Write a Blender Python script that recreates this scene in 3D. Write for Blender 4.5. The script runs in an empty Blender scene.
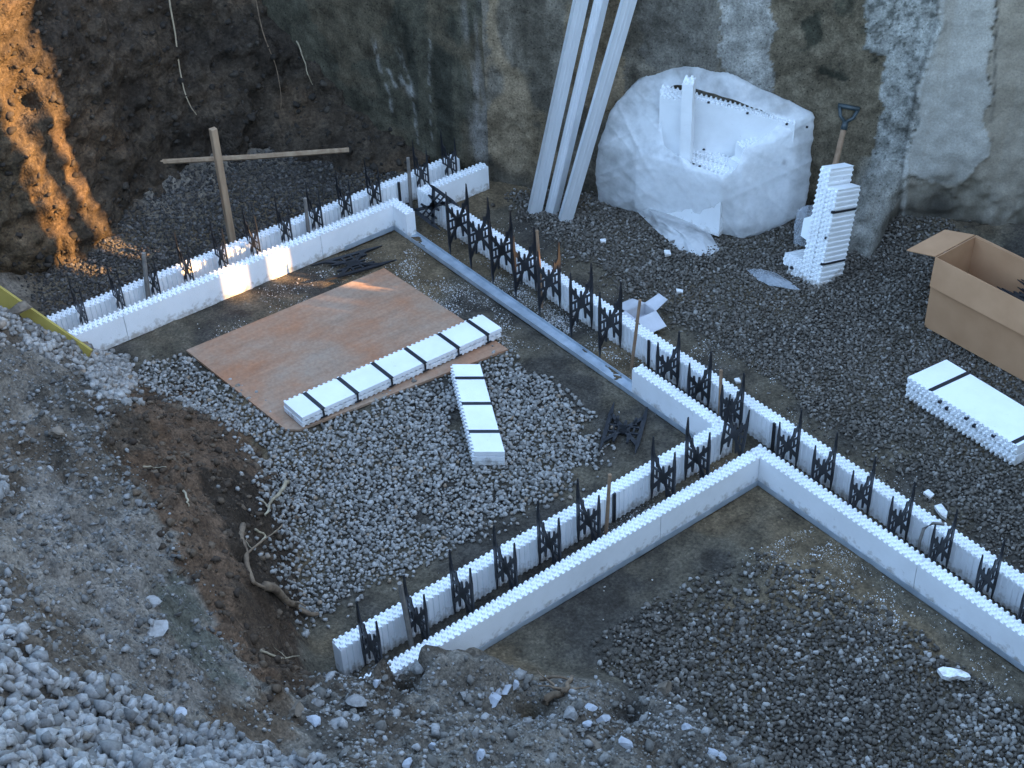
import bpy, bmesh, math, random
import numpy as np
from mathutils import Matrix, Vector

random.seed(7)
rng = np.random.default_rng(11)
scene = bpy.context.scene
COL = scene.collection

# ------------------------------------------------------------------ camera
FPX = 1470.59
CAMH = 4.5
R = np.array([[0.6127185, 0.46164177, -0.64145376],
              [0.78942091, -0.39581036, 0.46920015],
              [-0.03729166, -0.79386462, -0.60694999]])      # rows: world axes in camera axes (x right, y down, z forward)
cam = bpy.data.cameras.new('camera')
cam.sensor_width = 36.0
cam.lens = FPX * 36.0 / 1024.0
cam.clip_start = 0.05
cam.clip_end = 500
camo = bpy.data.objects.new('camera', cam)
COL.objects.link(camo)
bx_, by_, bz_ = R @ np.array([1, 0, 0.]), R @ np.array([0, -1., 0]), R @ np.array([0, 0, -1.])
camo.matrix_world = Matrix(((bx_[0], by_[0], bz_[0], 0), (bx_[1], by_[1], bz_[1], 0),
                            (bx_[2], by_[2], bz_[2], CAMH), (0, 0, 0, 1)))
scene.camera = camo

# ------------------------------------------------------------------ sky, sun, exposure
SUN_AZ = np.array([0.80, 0.60])          # horizontal direction towards the sun
SUN_EL = math.radians(15)
world = bpy.data.worlds.new('World')
scene.world = world
world.use_nodes = True
nt = world.node_tree
sky = nt.nodes.new('ShaderNodeTexSky')
sky.sky_type = 'NISHITA'
sky.sun_disc = False
sky.sun_elevation = SUN_EL
sky.sun_rotation = math.atan2(SUN_AZ[0], SUN_AZ[1])
nt.links.new(sky.outputs[0], nt.nodes['Background'].inputs[0])
nt.nodes['Background'].inputs[1].default_value = 0.15
sun = bpy.data.lights.new('sun', 'SUN')
sun.energy = 3.3
sun.angle = math.radians(0.4)
sun.color = (1.0, 0.57, 0.22)
suno = bpy.data.objects.new('sun', sun)
COL.objects.link(suno)
sd = Vector((SUN_AZ[0] * math.cos(SUN_EL), SUN_AZ[1] * math.cos(SUN_EL), math.sin(SUN_EL)))
suno.rotation_euler = sd.to_track_quat('Z', 'Y').to_euler()
suno.location = (6, 6, 12)
scene.view_settings.view_transform = 'Standard'
scene.view_settings.look = 'None'
scene.view_settings.gamma = 1
scene.view_settings.exposure = 3.12

# ------------------------------------------------------------------ helpers: photo pixel -> place on a surface
def ray(px, py):
    return R @ np.array([(px - 512) / FPX, (py - 384) / FPX, 1.0])

def at(px, py, z=0.0):
    d = ray(px, py); t = (z - CAMH) / d[2]
    return np.array([t * d[0], t * d[1], z])

def project(p):
    p = np.asarray(p, float)
    c = (p - np.array([0, 0, CAMH])) @ R
    return np.stack([512 + FPX * c[..., 0] / c[..., 2], 384 + FPX * c[..., 1] / c[..., 2]], -1)

def inside(poly, x, y):
    poly = np.asarray(poly, float)
    r = np.zeros(np.shape(x), bool)
    j = len(poly) - 1
    for i in range(len(poly)):
        xi, yi = poly[i]; xj, yj = poly[j]
        if yi != yj:
            r ^= ((yi > y) != (yj > y)) & (x < (xj - xi) * (y - yi) / (yj - yi) + xi)
        j = i
    return r

# ------------------------------------------------------------------ noise
def _hash(i, j, k, s):
    h = (i * 374761393 + j * 668265263 + k * 2147483647 + s * 974634541) & 0xFFFFFFFF
    h = ((h ^ (h >> 13)) * 1274126177) & 0xFFFFFFFF
    h = ((h ^ (h >> 16)) * 2246822519) & 0xFFFFFFFF
    return ((h ^ (h >> 15)) & 0xFFFFFF) / float(0xFFFFFF)

def vnoise(x, y, z, s=0):
    x, y, z = np.broadcast_arrays(np.asarray(x, float), np.asarray(y, float), np.asarray(z, float))
    xi, yi, zi = np.floor(x).astype(np.int64), np.floor(y).astype(np.int64), np.floor(z).astype(np.int64)
    fx, fy, fz = x - xi, y - yi, z - zi
    fx, fy, fz = [f * f * (3 - 2 * f) for f in (fx, fy, fz)]
    o = 0
    for a in (0, 1):
        for b in (0, 1):
            for c in (0, 1):
                o = o + _hash(xi + a, yi + b, zi + c, s) * (fx if a else 1 - fx) * (fy if b else 1 - fy) * (fz if c else 1 - fz)
    return o * 2 - 1

def fbm(x, y, z, octv=4, s=0, gain=0.5):
    o, a = 0, 1.0
    for i in range(octv):
        o = o + a * vnoise(x * 2 ** i, y * 2 ** i, z * 2 ** i, s + i * 17)
        a *= gain
    return o

def sstep(a, b, x):
    t = np.clip((x - a) / (b - a), 0, 1)
    return t * t * (3 - 2 * t)

# ------------------------------------------------------------------ materials
def new_mat(name):
    m = bpy.data.materials.new(name); m.use_nodes = True
    n = m.node_tree
    return m, n, n.nodes['Principled BSDF']

def N(n, t, **kw):
    o = n.nodes.new(t)
    for k, v in kw.items():
        setattr(o, k, v)
    return o

def coords(n):
    return N(n, 'ShaderNodeTexCoord').outputs['Object']

def noise_tex(n, scale, detail=4, rough=0.55, vec=None):
    t = N(n, 'ShaderNodeTexNoise')
    t.inputs['Scale'].default_value = scale
    t.inputs['Detail'].default_value = detail
    t.inputs['Roughness'].default_value = rough
    if vec is not None: n.links.new(vec, t.inputs['Vector'])
    return t

def ramp(n, fac, stops):
    r = N(n, 'ShaderNodeValToRGB')
    el = r.color_ramp.elements
    while len(el) > 1: el.remove(el[-1])
    el[0].position = stops[0][0]; el[0].color = (*stops[0][1], 1)
    for p, c in stops[1:]:
        e = el.new(p); e.color = (*c, 1)
    n.links.new(fac, r.inputs['Fac'])
    return r.outputs['Color']

def mix(n, fac, a, b, mode='MIX'):
    m = N(n, 'ShaderNodeMix', data_type='RGBA', blend_type=mode)
    for sock, v in ((m.inputs[0], fac), (m.inputs[6], a), (m.inputs[7], b)):
        if hasattr(v, 'is_output') or isinstance(v, bpy.types.NodeSocket): n.links.new(v, sock)
        elif isinstance(v, (int, float)): sock.default_value = v
        else: sock.default_value = (*v, 1)
    return m.outputs[2]

def bump(n, b, height, strength, dist):
    u = N(n, 'ShaderNodeBump')
    u.inputs['Strength'].default_value = strength
    u.inputs['Distance'].default_value = dist
    n.links.new(height, u.inputs['Height'])
    n.links.new(u.outputs[0], b.inputs['Normal'])

def simple(name, c1, c2, scale=8, rough=0.8, bump_scale=None, bump_s=0.3, bump_d=0.005, metal=0.0, stretch=None, detail=5):
    m, n, b = new_mat(name)
    v = coords(n)
    if stretch:
        mp = N(n, 'ShaderNodeMapping'); mp.inputs['Scale'].default_value = stretch
        n.links.new(v, mp.inputs[0]); v = mp.outputs[0]
    t = noise_tex(n, scale, detail, vec=v)
    n.links.new(ramp(n, t.outputs[0], [(0.3, c1), (0.7, c2)]), b.inputs['Base Color'])
    b.inputs['Roughness'].default_value = rough
    b.inputs['Metallic'].default_value = metal
    if bump_scale:
        t2 = noise_tex(n, bump_scale, 3, vec=v)
        bump(n, b, t2.outputs[0], bump_s, bump_d)
    return m

def stone_mat(name, stops, rough=0.9):
    m, n, b = new_mat(name)
    g = N(n, 'ShaderNodeNewGeometry')
    c = ramp(n, g.outputs['Random Per Island'], stops)
    t = noise_tex(n, 90, 4, vec=coords(n))
    k = ramp(n, t.outputs[0], [(0.3, (0.72, 0.72, 0.72)), (0.7, (1.15, 1.15, 1.15))])
    n.links.new(mix(n, 1.0, c, k, 'MULTIPLY'), b.inputs['Base Color'])
    b.inputs['Roughness'].default_value = rough
    b.inputs['Specular IOR Level'].default_value = 0.25
    bump(n, b, t.outputs[0], 0.35, 0.004)
    return m

def soil_mat(name, fine=70.0, dist=0.012):
    """vertex colour 'tint' (kind of soil) broken up by grain"""
    m, n, b = new_mat(name)
    at_ = N(n, 'ShaderNodeVertexColor', layer_name='tint')
    v = coords(n)
    t1 = noise_tex(n, 9, 6, 0.6, v)
    t2 = noise_tex(n, fine, 5, 0.7, v)
    vo = N(n, 'ShaderNodeTexVoronoi'); vo.inputs['Scale'].default_value = fine * 1.3
    n.links.new(v, vo.inputs['Vector'])
    k = ramp(n, t1.outputs[0], [(0.28, (0.5, 0.48, 0.46)), (0.72, (1.4, 1.4, 1.4))])
    k2 = ramp(n, t2.outputs[0], [(0.3, (0.55, 0.55, 0.56)), (0.72, (1.5, 1.48, 1.45))])
    k3 = ramp(n, vo.outputs['Color'], [(0.0, (0.72, 0.72, 0.72)), (1.0, (1.3, 1.3, 1.3))])
    c = mix(n, 1.0, at_.outputs[0], k, 'MULTIPLY')
    c = mix(n, 1.0, c, k2, 'MULTIPLY')
    c = mix(n, 1.0, c, k3, 'MULTIPLY')
    n.links.new(c, b.inputs['Base Color'])
    b.inputs['Roughness'].default_value = 0.95
    b.inputs['Specular IOR Level'].default_value = 0.15
    a = N(n, 'ShaderNodeMath', operation='SUBTRACT')
    n.links.new(t2.outputs[0], a.inputs[0]); n.links.new(vo.outputs['Distance'], a.inputs[1])
    bump(n, b, a.outputs[0], 0.45, dist)
    return m

M = {}
def foam_mat():
    m, n, b = new_mat('white_foam')
    v = coords(n)
    vo = N(n, 'ShaderNodeTexVoronoi'); vo.inputs['Scale'].default_value = 230
    n.links.new(v, vo.inputs['Vector'])
    t = noise_tex(n, 5, 5, 0.6, v)
    n.links.new(ramp(n, t.outputs[0], [(0.25, (0.76, 0.77, 0.78)), (0.6, (0.85, 0.86, 0.87))]), b.inputs['Base Color'])
    c_ = ramp(n, t.outputs[0], [(0.25, (0.74, 0.745, 0.75)), (0.6, (0.85, 0.86, 0.87))])
    sx = N(n, 'ShaderNodeSeparateXYZ'); n.links.new(N(n, 'ShaderNodeNewGeometry').outputs['Position'], sx.inputs[0])
    ts = noise_tex(n, 28, 5, 0.65, v)
    mr = N(n, 'ShaderNodeMapRange'); mr.inputs[1].default_value = .0; mr.inputs[2].default_value = .085; mr.inputs[3].default_value = .34; mr.inputs[4].default_value = -.02; n.links.new(sx.outputs[2], mr.inputs[0])
    ad = N(n, 'ShaderNodeMath', operation='ADD'); n.links.new(mr.outputs[0], ad.inputs[0]); n.links.new(ts.outputs[0], ad.inputs[1])
    sp_ = ramp(n, ad.outputs[0], [(0.62, (0, 0, 0)), (0.86, (.75, .75, .75))])
    n.links.new(mix(n, sp_, c_, (0.30, 0.25, 0.20)), b.inputs['Base Color'])
    b.inputs['Roughness'].default_value = 0.75
    b.inputs['Specular IOR Level'].default_value = 0.3
    bump(n, b, vo.outputs['Distance'], 0.25, 0.002)
    return m
M['foam'] = foam_mat()
M['tie'] = simple('black_plastic', (0.010, 0.011, 0.014), (0.018, 0.019, 0.024), 20, 0.42)
M['steel'] = simple('galvanised_steel', (0.72, 0.74, 0.76), (0.82, 0.84, 0.86), 14, 0.35, 60, 0.05, 0.001, metal=0.45, stretch=(1, 1, 0.3))
M['track'] = simple('dusty_steel', (0.30, 0.35, 0.40), (0.50, 0.55, 0.60), 12, 0.55, 60, 0.1, 0.001, metal=0.35)
M['soil'] = soil_mat('soil')
M['bank'] = soil_mat('bank_soil', 45, 0.02)
M['pale_stone'] = stone_mat('pale_gravel', [(0, (0.13, 0.125, 0.118)), (0.5, (0.235, 0.23, 0.223)), (0.9, (0.33, 0.325, 0.318)), (1, (0.17, 0.145, 0.115))])
M['mid_stone'] = stone_mat('grey_gravel', [(0, (0.15, 0.138, 0.123)), (0.5, (0.27, 0.252, 0.23)), (0.92, (0.39, 0.37, 0.345)), (1, (0.26, 0.19, 0.13))])
M['dark_stone'] = stone_mat('dark_gravel', [(0, (0.078, 0.066, 0.054)), (0.6, (0.132, 0.114, 0.095)), (0.93, (0.205, 0.183, 0.16)), (1, (0.30, 0.28, 0.255))])
M['darkest_stone'] = stone_mat('darkest_gravel', [(0, (0.04, 0.036, 0.033)), (0.7, (0.075, 0.068, 0.062)), (1, (0.15, 0.14, 0.13))])  # darker gravel tone for the strip behind the far wall
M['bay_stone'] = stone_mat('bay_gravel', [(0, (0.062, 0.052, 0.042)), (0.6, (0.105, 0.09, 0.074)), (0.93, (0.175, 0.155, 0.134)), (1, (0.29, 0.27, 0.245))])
M['rubble'] = stone_mat('rubble_stone', [(0, (0.11, 0.098, 0.083)), (0.6, (0.20, 0.185, 0.165)), (1, (0.34, 0.33, 0.32))])
M['wood'] = simple('weathered_wood', (0.23, 0.15, 0.09), (0.40, 0.29, 0.19), 30, 0.85, 90, 0.3, 0.002, stretch=(1, 1, 0.12))
M['stick'] = simple('brown_stick', (0.20, 0.12, 0.07), (0.33, 0.22, 0.14), 25, 0.85)
M['grey_rod'] = simple('dull_grey_rod', (0.13, 0.12, 0.11), (0.26, 0.23, 0.20), 25, 0.7)
M['root'] = simple('root_bark', (0.10, 0.065, 0.04), (0.24, 0.17, 0.11), 30, 0.9, 60, 0.5, 0.004)
M['pale_root'] = simple('pale_root', (0.22, 0.17, 0.11), (0.42, 0.35, 0.24), 20, 0.9)
M['card'] = simple('cardboard', (0.38, 0.205, 0.105), (0.46, 0.26, 0.14), 6, 0.85, 120, 0.1, 0.001)
M['ink'] = simple('black_ink', (0.012, 0.012, 0.014), (0.02, 0.02, 0.022), 10, 0.6)
M['yellow'] = simple('yellow_board_face', (0.33, 0.25, 0.055), (0.42, 0.33, 0.08), 7, 0.6, 60, 0.1, 0.001)
M['grip'] = simple('dark_grip', (0.022, 0.035, 0.04), (0.05, 0.065, 0.07), 20, 0.5)
M['carton'] = simple('pale_carton', (0.40, 0.40, 0.42), (0.55, 0.55, 0.58), 9, 0.8)

def film_mat(name, alpha, col, trl=.22):
    m, n, b = new_mat(name)
    t = noise_tex(n, 9, 5, 0.6, coords(n))
    c = ramp(n, t.outputs[0], [(0.3, tuple(x * 0.88 for x in col)), (0.7, col)])
    n.links.new(c, b.inputs['Base Color'])
    b.inputs['Roughness'].default_value = 0.2
    tr = N(n, 'ShaderNodeBsdfTranslucent'); n.links.new(c, tr.inputs[0])
    m1 = N(n, 'ShaderNodeMixShader'); m1.inputs[0].default_value = trl
    n.links.new(b.outputs[0], m1.inputs[1]); n.links.new(tr.outputs[0], m1.inputs[2])
    tp = N(n, 'ShaderNodeBsdfTransparent')
    m2 = N(n, 'ShaderNodeMixShader')
    na = noise_tex(n, 5.5, 4, 0.6, coords(n))
    mr = N(n, 'ShaderNodeMapRange'); mr.inputs[1].default_value = .36; mr.inputs[2].default_value = .64; mr.inputs[3].default_value = alpha - .22; mr.inputs[4].default_value = min(alpha + .18, 1)
    n.links.new(na.outputs[0], mr.inputs[0]); n.links.new(mr.outputs[0], m2.inputs[0])
    n.links.new(tp.outputs[0], m2.inputs[1]); n.links.new(m1.outputs[0], m2.inputs[2])
    n.links.new(m2.outputs[0], n.nodes['Material Output'].inputs[0])
    t2 = noise_tex(n, 26, 4, 0.6, coords(n))
    bump(n, b, t2.outputs[0], 0.35, 0.01)
    return m
M['film'] = film_mat('milky_plastic_film', 0.60, (0.95, 0.955, 0.96), .3)
M['clear_film'] = film_mat('clear_plastic_film', 0.42, (0.55, 0.58, 0.62))

def plywood_mat():
    m, n, b = new_mat('stained_plywood')
    v = coords(n)
    mp = N(n, 'ShaderNodeMapping'); mp.inputs['Scale'].default_value = (1, 0.12, 1)
    n.links.new(v, mp.inputs[0])
    g = noise_tex(n, 34, 5, 0.6, mp.outputs[0])
    s = noise_tex(n, 2.4, 6, 0.65, v)
    f = noise_tex(n, 55, 3, 0.6, v)
    base = ramp(n, s.outputs[0], [(0.34, (0.37, 0.165, 0.082)), (0.52, (0.345, 0.215, 0.14)), (0.70, (0.335, 0.255, 0.19))])
    k = ramp(n, g.outputs[0], [(0.3, (0.86, 0.85, 0.84)), (0.7, (1.1, 1.1, 1.1))])
    k2 = ramp(n, f.outputs[0], [(0.3, (0.85, 0.85, 0.85)), (0.7, (1.12, 1.12, 1.12))])
    c = mix(n, 1.0, mix(n, 1.0, base, k, 'MULTIPLY'), k2, 'MULTIPLY')
    n.links.new(c, b.inputs['Base Color'])
    b.inputs['Roughness'].default_value = 0.75
    bump(n, b, g.outputs[0], 0.15, 0.002)
    return m
M['ply'] = plywood_mat()

def wall_mat():
    m, n, b = new_mat('old_concrete')
    at_ = N(n, 'ShaderNodeVertexColor', layer_name='tint')
    v = coords(n)
    mp = N(n, 'ShaderNodeMapping'); mp.inputs['Scale'].default_value = (1, 1, 0.3)
    n.links.new(v, mp.inputs[0])
    t1 = noise_tex(n, 11, 6, 0.62, v)
    t2 = noise_tex(n, 85, 6, 0.75, v)
    t3 = noise_tex(n, 22, 4, 0.6, mp.outputs[0])
    k = ramp(n, t1.outputs[0], [(0.28, (0.52, 0.51, 0.49)), (0.72, (1.36, 1.36, 1.36))])
    k2 = ramp(n, t2.outputs[0], [(0.32, (0.5, 0.5, 0.5)), (0.68, (1.45, 1.45, 1.45))])
    k3 = ramp(n, t3.outputs[0], [(0.3, (0.8, 0.8, 0.79)), (0.7, (1.15, 1.15, 1.15))])
    c = mix(n, 1.0, at_.outputs[0], k, 'MULTIPLY')
    c = mix(n, 1.0, c, k2, 'MULTIPLY'); c = mix(n, 1.0, c, k3, 'MULTIPLY')
    vo = N(n, 'ShaderNodeTexVoronoi'); vo.inputs['Scale'].default_value = 34; n.links.new(v, vo.inputs['Vector'])
    c = mix(n, 1.0, c, ramp(n, vo.outputs['Distance'], [(0.10, (.45, .44, .42)), (0.2, (1, 1, 1))]), 'MULTIPLY')
    tl = noise_tex(n, 3.2, 7, 0.72, v)
    c = mix(n, 1.0, c, ramp(n, tl.outputs[0], [(0.38, (.55, .54, .52)), (0.5, (1, 1, 1)), (.68, (1.15, 1.14, 1.12))]), 'MULTIPLY')
    c = mix(n, at_.outputs[1], mix(n, 1.0, at_.outputs[0], ramp(n, t2.outputs[0], [(0.32, (.86, .86, .86)), (0.68, (1.12, 1.12, 1.12))]), 'MULTIPLY'), c)
    n.links.new(c, b.inputs['Base Color'])
    b.inputs['Roughness'].default_value = 0.92
    b.inputs['Specular IOR Level'].default_value = 0.2
    bump(n, b, t2.outputs[0], 0.6, 0.008)
    return m
M['wall'] = wall_mat()

# ------------------------------------------------------------------ mesh helpers
class MB:
    def __init__(s): s.v = []; s.f = []
    def add(s, vs, fs):
        o = len(s.v); s.v += [tuple(map(float, p)) for p in vs]; s.f += [tuple(o + i for i in f) for f in fs]
    def box(s, o, a, b, c):
        """corner o, three edge vectors"""
        o, a, b, c = [np.asarray(x, float) for x in (o, a, b, c)]
        vs = [o, o + a, o + a + b, o + b, o + c, o + a + c, o + a + b + c, o + b + c]
        fs = [(0, 3, 2, 1), (4, 5, 6, 7), (0, 1, 5, 4), (1, 2, 6, 5), (2, 3, 7, 6), (3, 0, 4, 7)]
        if np.dot(np.cross(a, b), c) < 0: fs = [f[::-1] for f in fs]
        s.add(vs, fs)
    def prism(s, poly, ex):
        """poly: list of 3d points (ring), ex: extrusion vector"""
        n = len(poly); ex = np.asarray(ex, float)
        vs = [np.asarray(p, float) for p in poly] + [np.asarray(p, float) + ex for p in poly]
        fs = [tuple(range(n))[::-1], tuple(range(n, 2 * n))] + [(i, (i + 1) % n, n + (i + 1) % n, n + i) for i in range(n)]
        s.add(vs, fs)
    def tube(s, pts, rad, seg=7, cap=True):
        pts = [np.asarray(p, float) for p in pts]
        if np.isscalar(rad): rad = [rad] * len(pts)
        vs, fs = [], []
        for i, p in enumerate(pts):
            d = pts[min(i + 1, len(pts) - 1)] - pts[max(i - 1, 0)]
            d /= np.linalg.norm(d) + 1e-9
            u = np.cross(d, (0.31, 0.17, 0.93)); u /= np.linalg.norm(u); w = np.cross(d, u)
            for k in range(seg):
                a = 2 * math.pi * k / seg
                vs.append(p + rad[i] * (math.cos(a) * u + math.sin(a) * w))
        for i in range(len(pts) - 1):
            for k in range(seg):
                k2 = (k + 1) % seg
                fs.append((i * seg + k, i * seg + k2, (i + 1) * seg + k2, (i + 1) * seg + k))
        if cap:
            fs.append(tuple(range(seg))[::-1]); fs.append(tuple(range((len(pts) - 1) * seg, len(pts) * seg)))
        s.add(vs, fs)
    def grid(s, P):
        """P: (m,n,3)"""
        P = np.asarray(P); m, n = P.shape[:2]
        s.add(P.reshape(-1, 3), [(i * n + j, i * n + j + 1, (i + 1) * n + j + 1, (i + 1) * n + j) for i in range(m - 1) for j in range(n - 1)])
    def build(s, name, mat, parent=None, smooth=False, base=None, bevel=0):
        me = bpy.data.meshes.new(name)
        off = np.zeros(3)
        if parent is not None: off = np.array(world_loc(parent))
        elif base is not None: off = np.asarray(base, float)
        me.from_pydata([tuple(np.asarray(p) - off) for p in s.v], [], s.f)
        me.update()
        bm = bmesh.new(); bm.from_mesh(me); bmesh.ops.recalc_face_normals(bm, faces=bm.faces); bm.to_mesh(me); bm.free()
        if smooth: me.polygons.foreach_set('use_smooth', [True] * len(me.polygons))
        o = bpy.data.objects.new(name, me); COL.objects.link(o)
        me.materials.append(mat)
        if parent is not None: o.parent = parent
        elif base is not None: o.location = tuple(off)
        if bevel:
            bv = o.modifiers.new('bevel', 'BEVEL'); bv.width = bevel; bv.segments = 2; bv.limit_method = 'ANGLE'; bv.angle_limit = math.radians(40)
        return o

def world_loc(o):
    p = np.array(o.location)
    while o.parent is not None:
        o = o.parent; p = p + np.array(o.location)
    return p

def tag(o, label=None, cat=None, group=None, kind=None):
    if label: o['label'] = label
    if cat: o['category'] = cat
    if group: o['group'] = group
    if kind: o['kind'] = kind
    return o

def thing(name, label, cat, loc, group=None):
    o = bpy.data.objects.new(name, None); COL.objects.link(o)
    o.location = tuple(float(x) for x in loc); o.empty_display_size = 0.1
    return tag(o, label, cat, group)

def np_mesh(name, verts, tris_or_quads, mat, smooth=False, tint=None):
    verts = np.asarray(verts, np.float32); F = np.asarray(tris_or_quads, np.int32)
    me = bpy.data.meshes.new(name)
    k = F.shape[1]
    me.vertices.add(len(verts)); me.vertices.foreach_set('co', verts.ravel())
    me.loops.add(F.size); me.loops.foreach_set('vertex_index', F.ravel())
    me.polygons.add(len(F)); me.polygons.foreach_set('loop_start', np.arange(0, F.size, k, dtype=np.int32))
    me.polygons.foreach_set('loop_total', np.full(len(F), k, np.int32))
    me.update(calc_edges=True)
    me.validate()
    if smooth: me.polygons.foreach_set('use_smooth', np.ones(len(me.polygons), bool))
    if tint is not None:
        ca = me.color_attributes.new('tint', 'FLOAT_COLOR', 'POINT')
        ca.data.foreach_set('color', (tint if tint.shape[1] == 4 else np.concatenate([tint, np.ones((len(tint), 1))], 1)).astype(np.float32).ravel())
    o = bpy.data.objects.new(name, me); COL.objects.link(o); me.materials.append(mat)
    return o

def grid_faces(m, n):
    i, j = np.meshgrid(np.arange(m - 1), np.arange(n - 1), indexing='ij')
    a = (i * n + j).ravel()
    return np.stack([a, a + 1, a + n + 1, a + n], 1)

# ------------------------------------------------------------------ stones
def ico(sub):
    bm = bmesh.new(); bmesh.ops.create_icosphere(bm, subdivisions=sub, radius=1.0)
    v = np.array([p.co[:] for p in bm.verts]); f = np.array([[q.index for q in p.verts] for p in bm.faces]); bm.free()
    return v, f

def stone_shape(sub, r, cuts=9):
    v, f = ico(sub)
    v = v.copy()
    for _ in range(cuts):
        d = r.normal(size=3); d /= np.linalg.norm(d)
        h = r.uniform(0.32, 0.70)
        e = v @ d - h
        v -= np.clip(e, 0, None)[:, None] * d
    v += r.normal(size=v.shape) * 0.02
    v *= 1.26 * r.uniform(0.72, 1.28, 3)
    return v, f

def rots(n, r):
    q = r.normal(size=(n, 4)); q /= np.linalg.norm(q, axis=1)[:, None]
    w, x, y, z = q.T
    return np.stack([np.stack([1 - 2 * (y * y + z * z), 2 * (x * y - z * w), 2 * (x * z + y * w)], -1),
                     np.stack([2 * (x * y + z * w), 1 - 2 * (x * x + z * z), 2 * (y * z - x * w)], -1),
                     np.stack([2 * (x * z - y * w), 2 * (y * z + x * w), 1 - 2 * (x * x + y * y)], -1)], 1)

def scatter(name, pts, rad, mat, sub=1, variants=6, flat=0.85, seed=1):
    r = np.random.default_rng(seed)
    pts = np.asarray(pts, float); rad = np.asarray(rad, float)
    VV, FF, off = [], [], 0
    which = r.integers(0, variants, len(pts))
    for k in range(variants):
        idx = np.where(which == k)[0]
        if not len(idx): continue
        v, f = stone_shape(sub, r)
        Q = rots(len(idx), r)
        w = np.einsum('nij,vj->nvi', Q, v) * rad[idx][:, None, None]
        w[..., 2] *= flat
        w += pts[idx][:, None, :]
        VV.append(w.reshape(-1, 3))
        FF.append((f[None] + (np.arange(len(idx)) * len(v))[:, None, None] + off).reshape(-1, 3))
        off += len(idx) * len(v)
    return np_mesh(name, np.concatenate(VV), np.concatenate(FF), mat)

# ------------------------------------------------------------------ setting: retaining wall lines
W0 = np.array([-6.461, 4.63])                               # the bend in the wall
D2 = np.array([0.7971, 0.6039]); N2 = np.array([-0.6039, 0.7971])   # right run and its outward (behind) normal
D1 = np.array([-0.922, -0.387]); N1 = np.array([-0.387, 0.922])     # left run

def on_wall(px, py, W=2, off=0.0):
    d = ray(px, py); n = N2 if W == 2 else N1
    o = np.array([0, 0, CAMH])
    t = ((W0 - o[:2]) @ n + off) / (d[:2] @ n)
    p = o + t * d
    return (p[:2] - W0) @ (D2 if W == 2 else D1), p[2]

# ------------------------------------------------------------------ terrain
ctrl = [(px, py, z) for px, py, z in [
    # spoil bank on the near left side: crest towards the pit, face, plateau
    (0, 312, .38), (20, 321, .33), (58, 340, .25), (95, 358, .13), (125, 374, .05),
    (0, 340, .62), (60, 380, .55), (0, 400, .80), (70, 430, .70), (120, 420, .60), (160, 430, .50),
    (0, 480, .98), (90, 510, .86), (150, 500, .74), (190, 470, .50), (215, 520, .52), (250, 570, .44), (240, 620, .46),
    (170, 560, .70), (100, 590, .94), (0, 600, 1.22), (60, 680, 1.24), (0, 700, 1.45), (0, 768, 1.65), (100, 768, 1.4),
    (160, 650, .86), (220, 690, .68), (180, 730, .88), (260, 768, .82), (300, 740, .60), (280, 670, .40), (305, 690, .36),
    (345, 669, .30), (385, 659, .36), (420, 654, .38), (460, 658, .36), (505, 672, .27), (560, 686, .17), (610, 688, .13), (650, 698, .13),
    (700, 722, .14), (740, 748, .14), (775, 770, .13), (480, 655, 0), (510, 660, 0), (540, 666, 0), (570, 671, 0), (600, 675, 0), (640, 682, 0), (680, 698, 0), (720, 718, 0), (760, 742, 0), (790, 762, 0), (560, 650, 0), (620, 655, 0), (680, 670, 0), (490, 640, 0), (520, 645, 0), (350, 720, .44), (420, 720, .40), (500, 720, .34), (580, 725, .24), (650, 740, .24),
    (400, 768, .58), (512, 768, .46), (620, 768, .36), (720, 768, .26),
    # foot of the face on the pit side
    (140, 378, .0), (170, 396, .0), (216, 412, .0), (252, 440, .0), (278, 470, .0), (294, 500, .0), (300, 540, .0), (303, 590, .0), (310, 630, .0),
    (200, 415, .20), (232, 450, .22), (262, 490, .20), (278, 530, .18), (285, 580, .16),
]]
C = [(*at(px, py, z)[:2], z) for px, py, z in ctrl]
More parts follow.
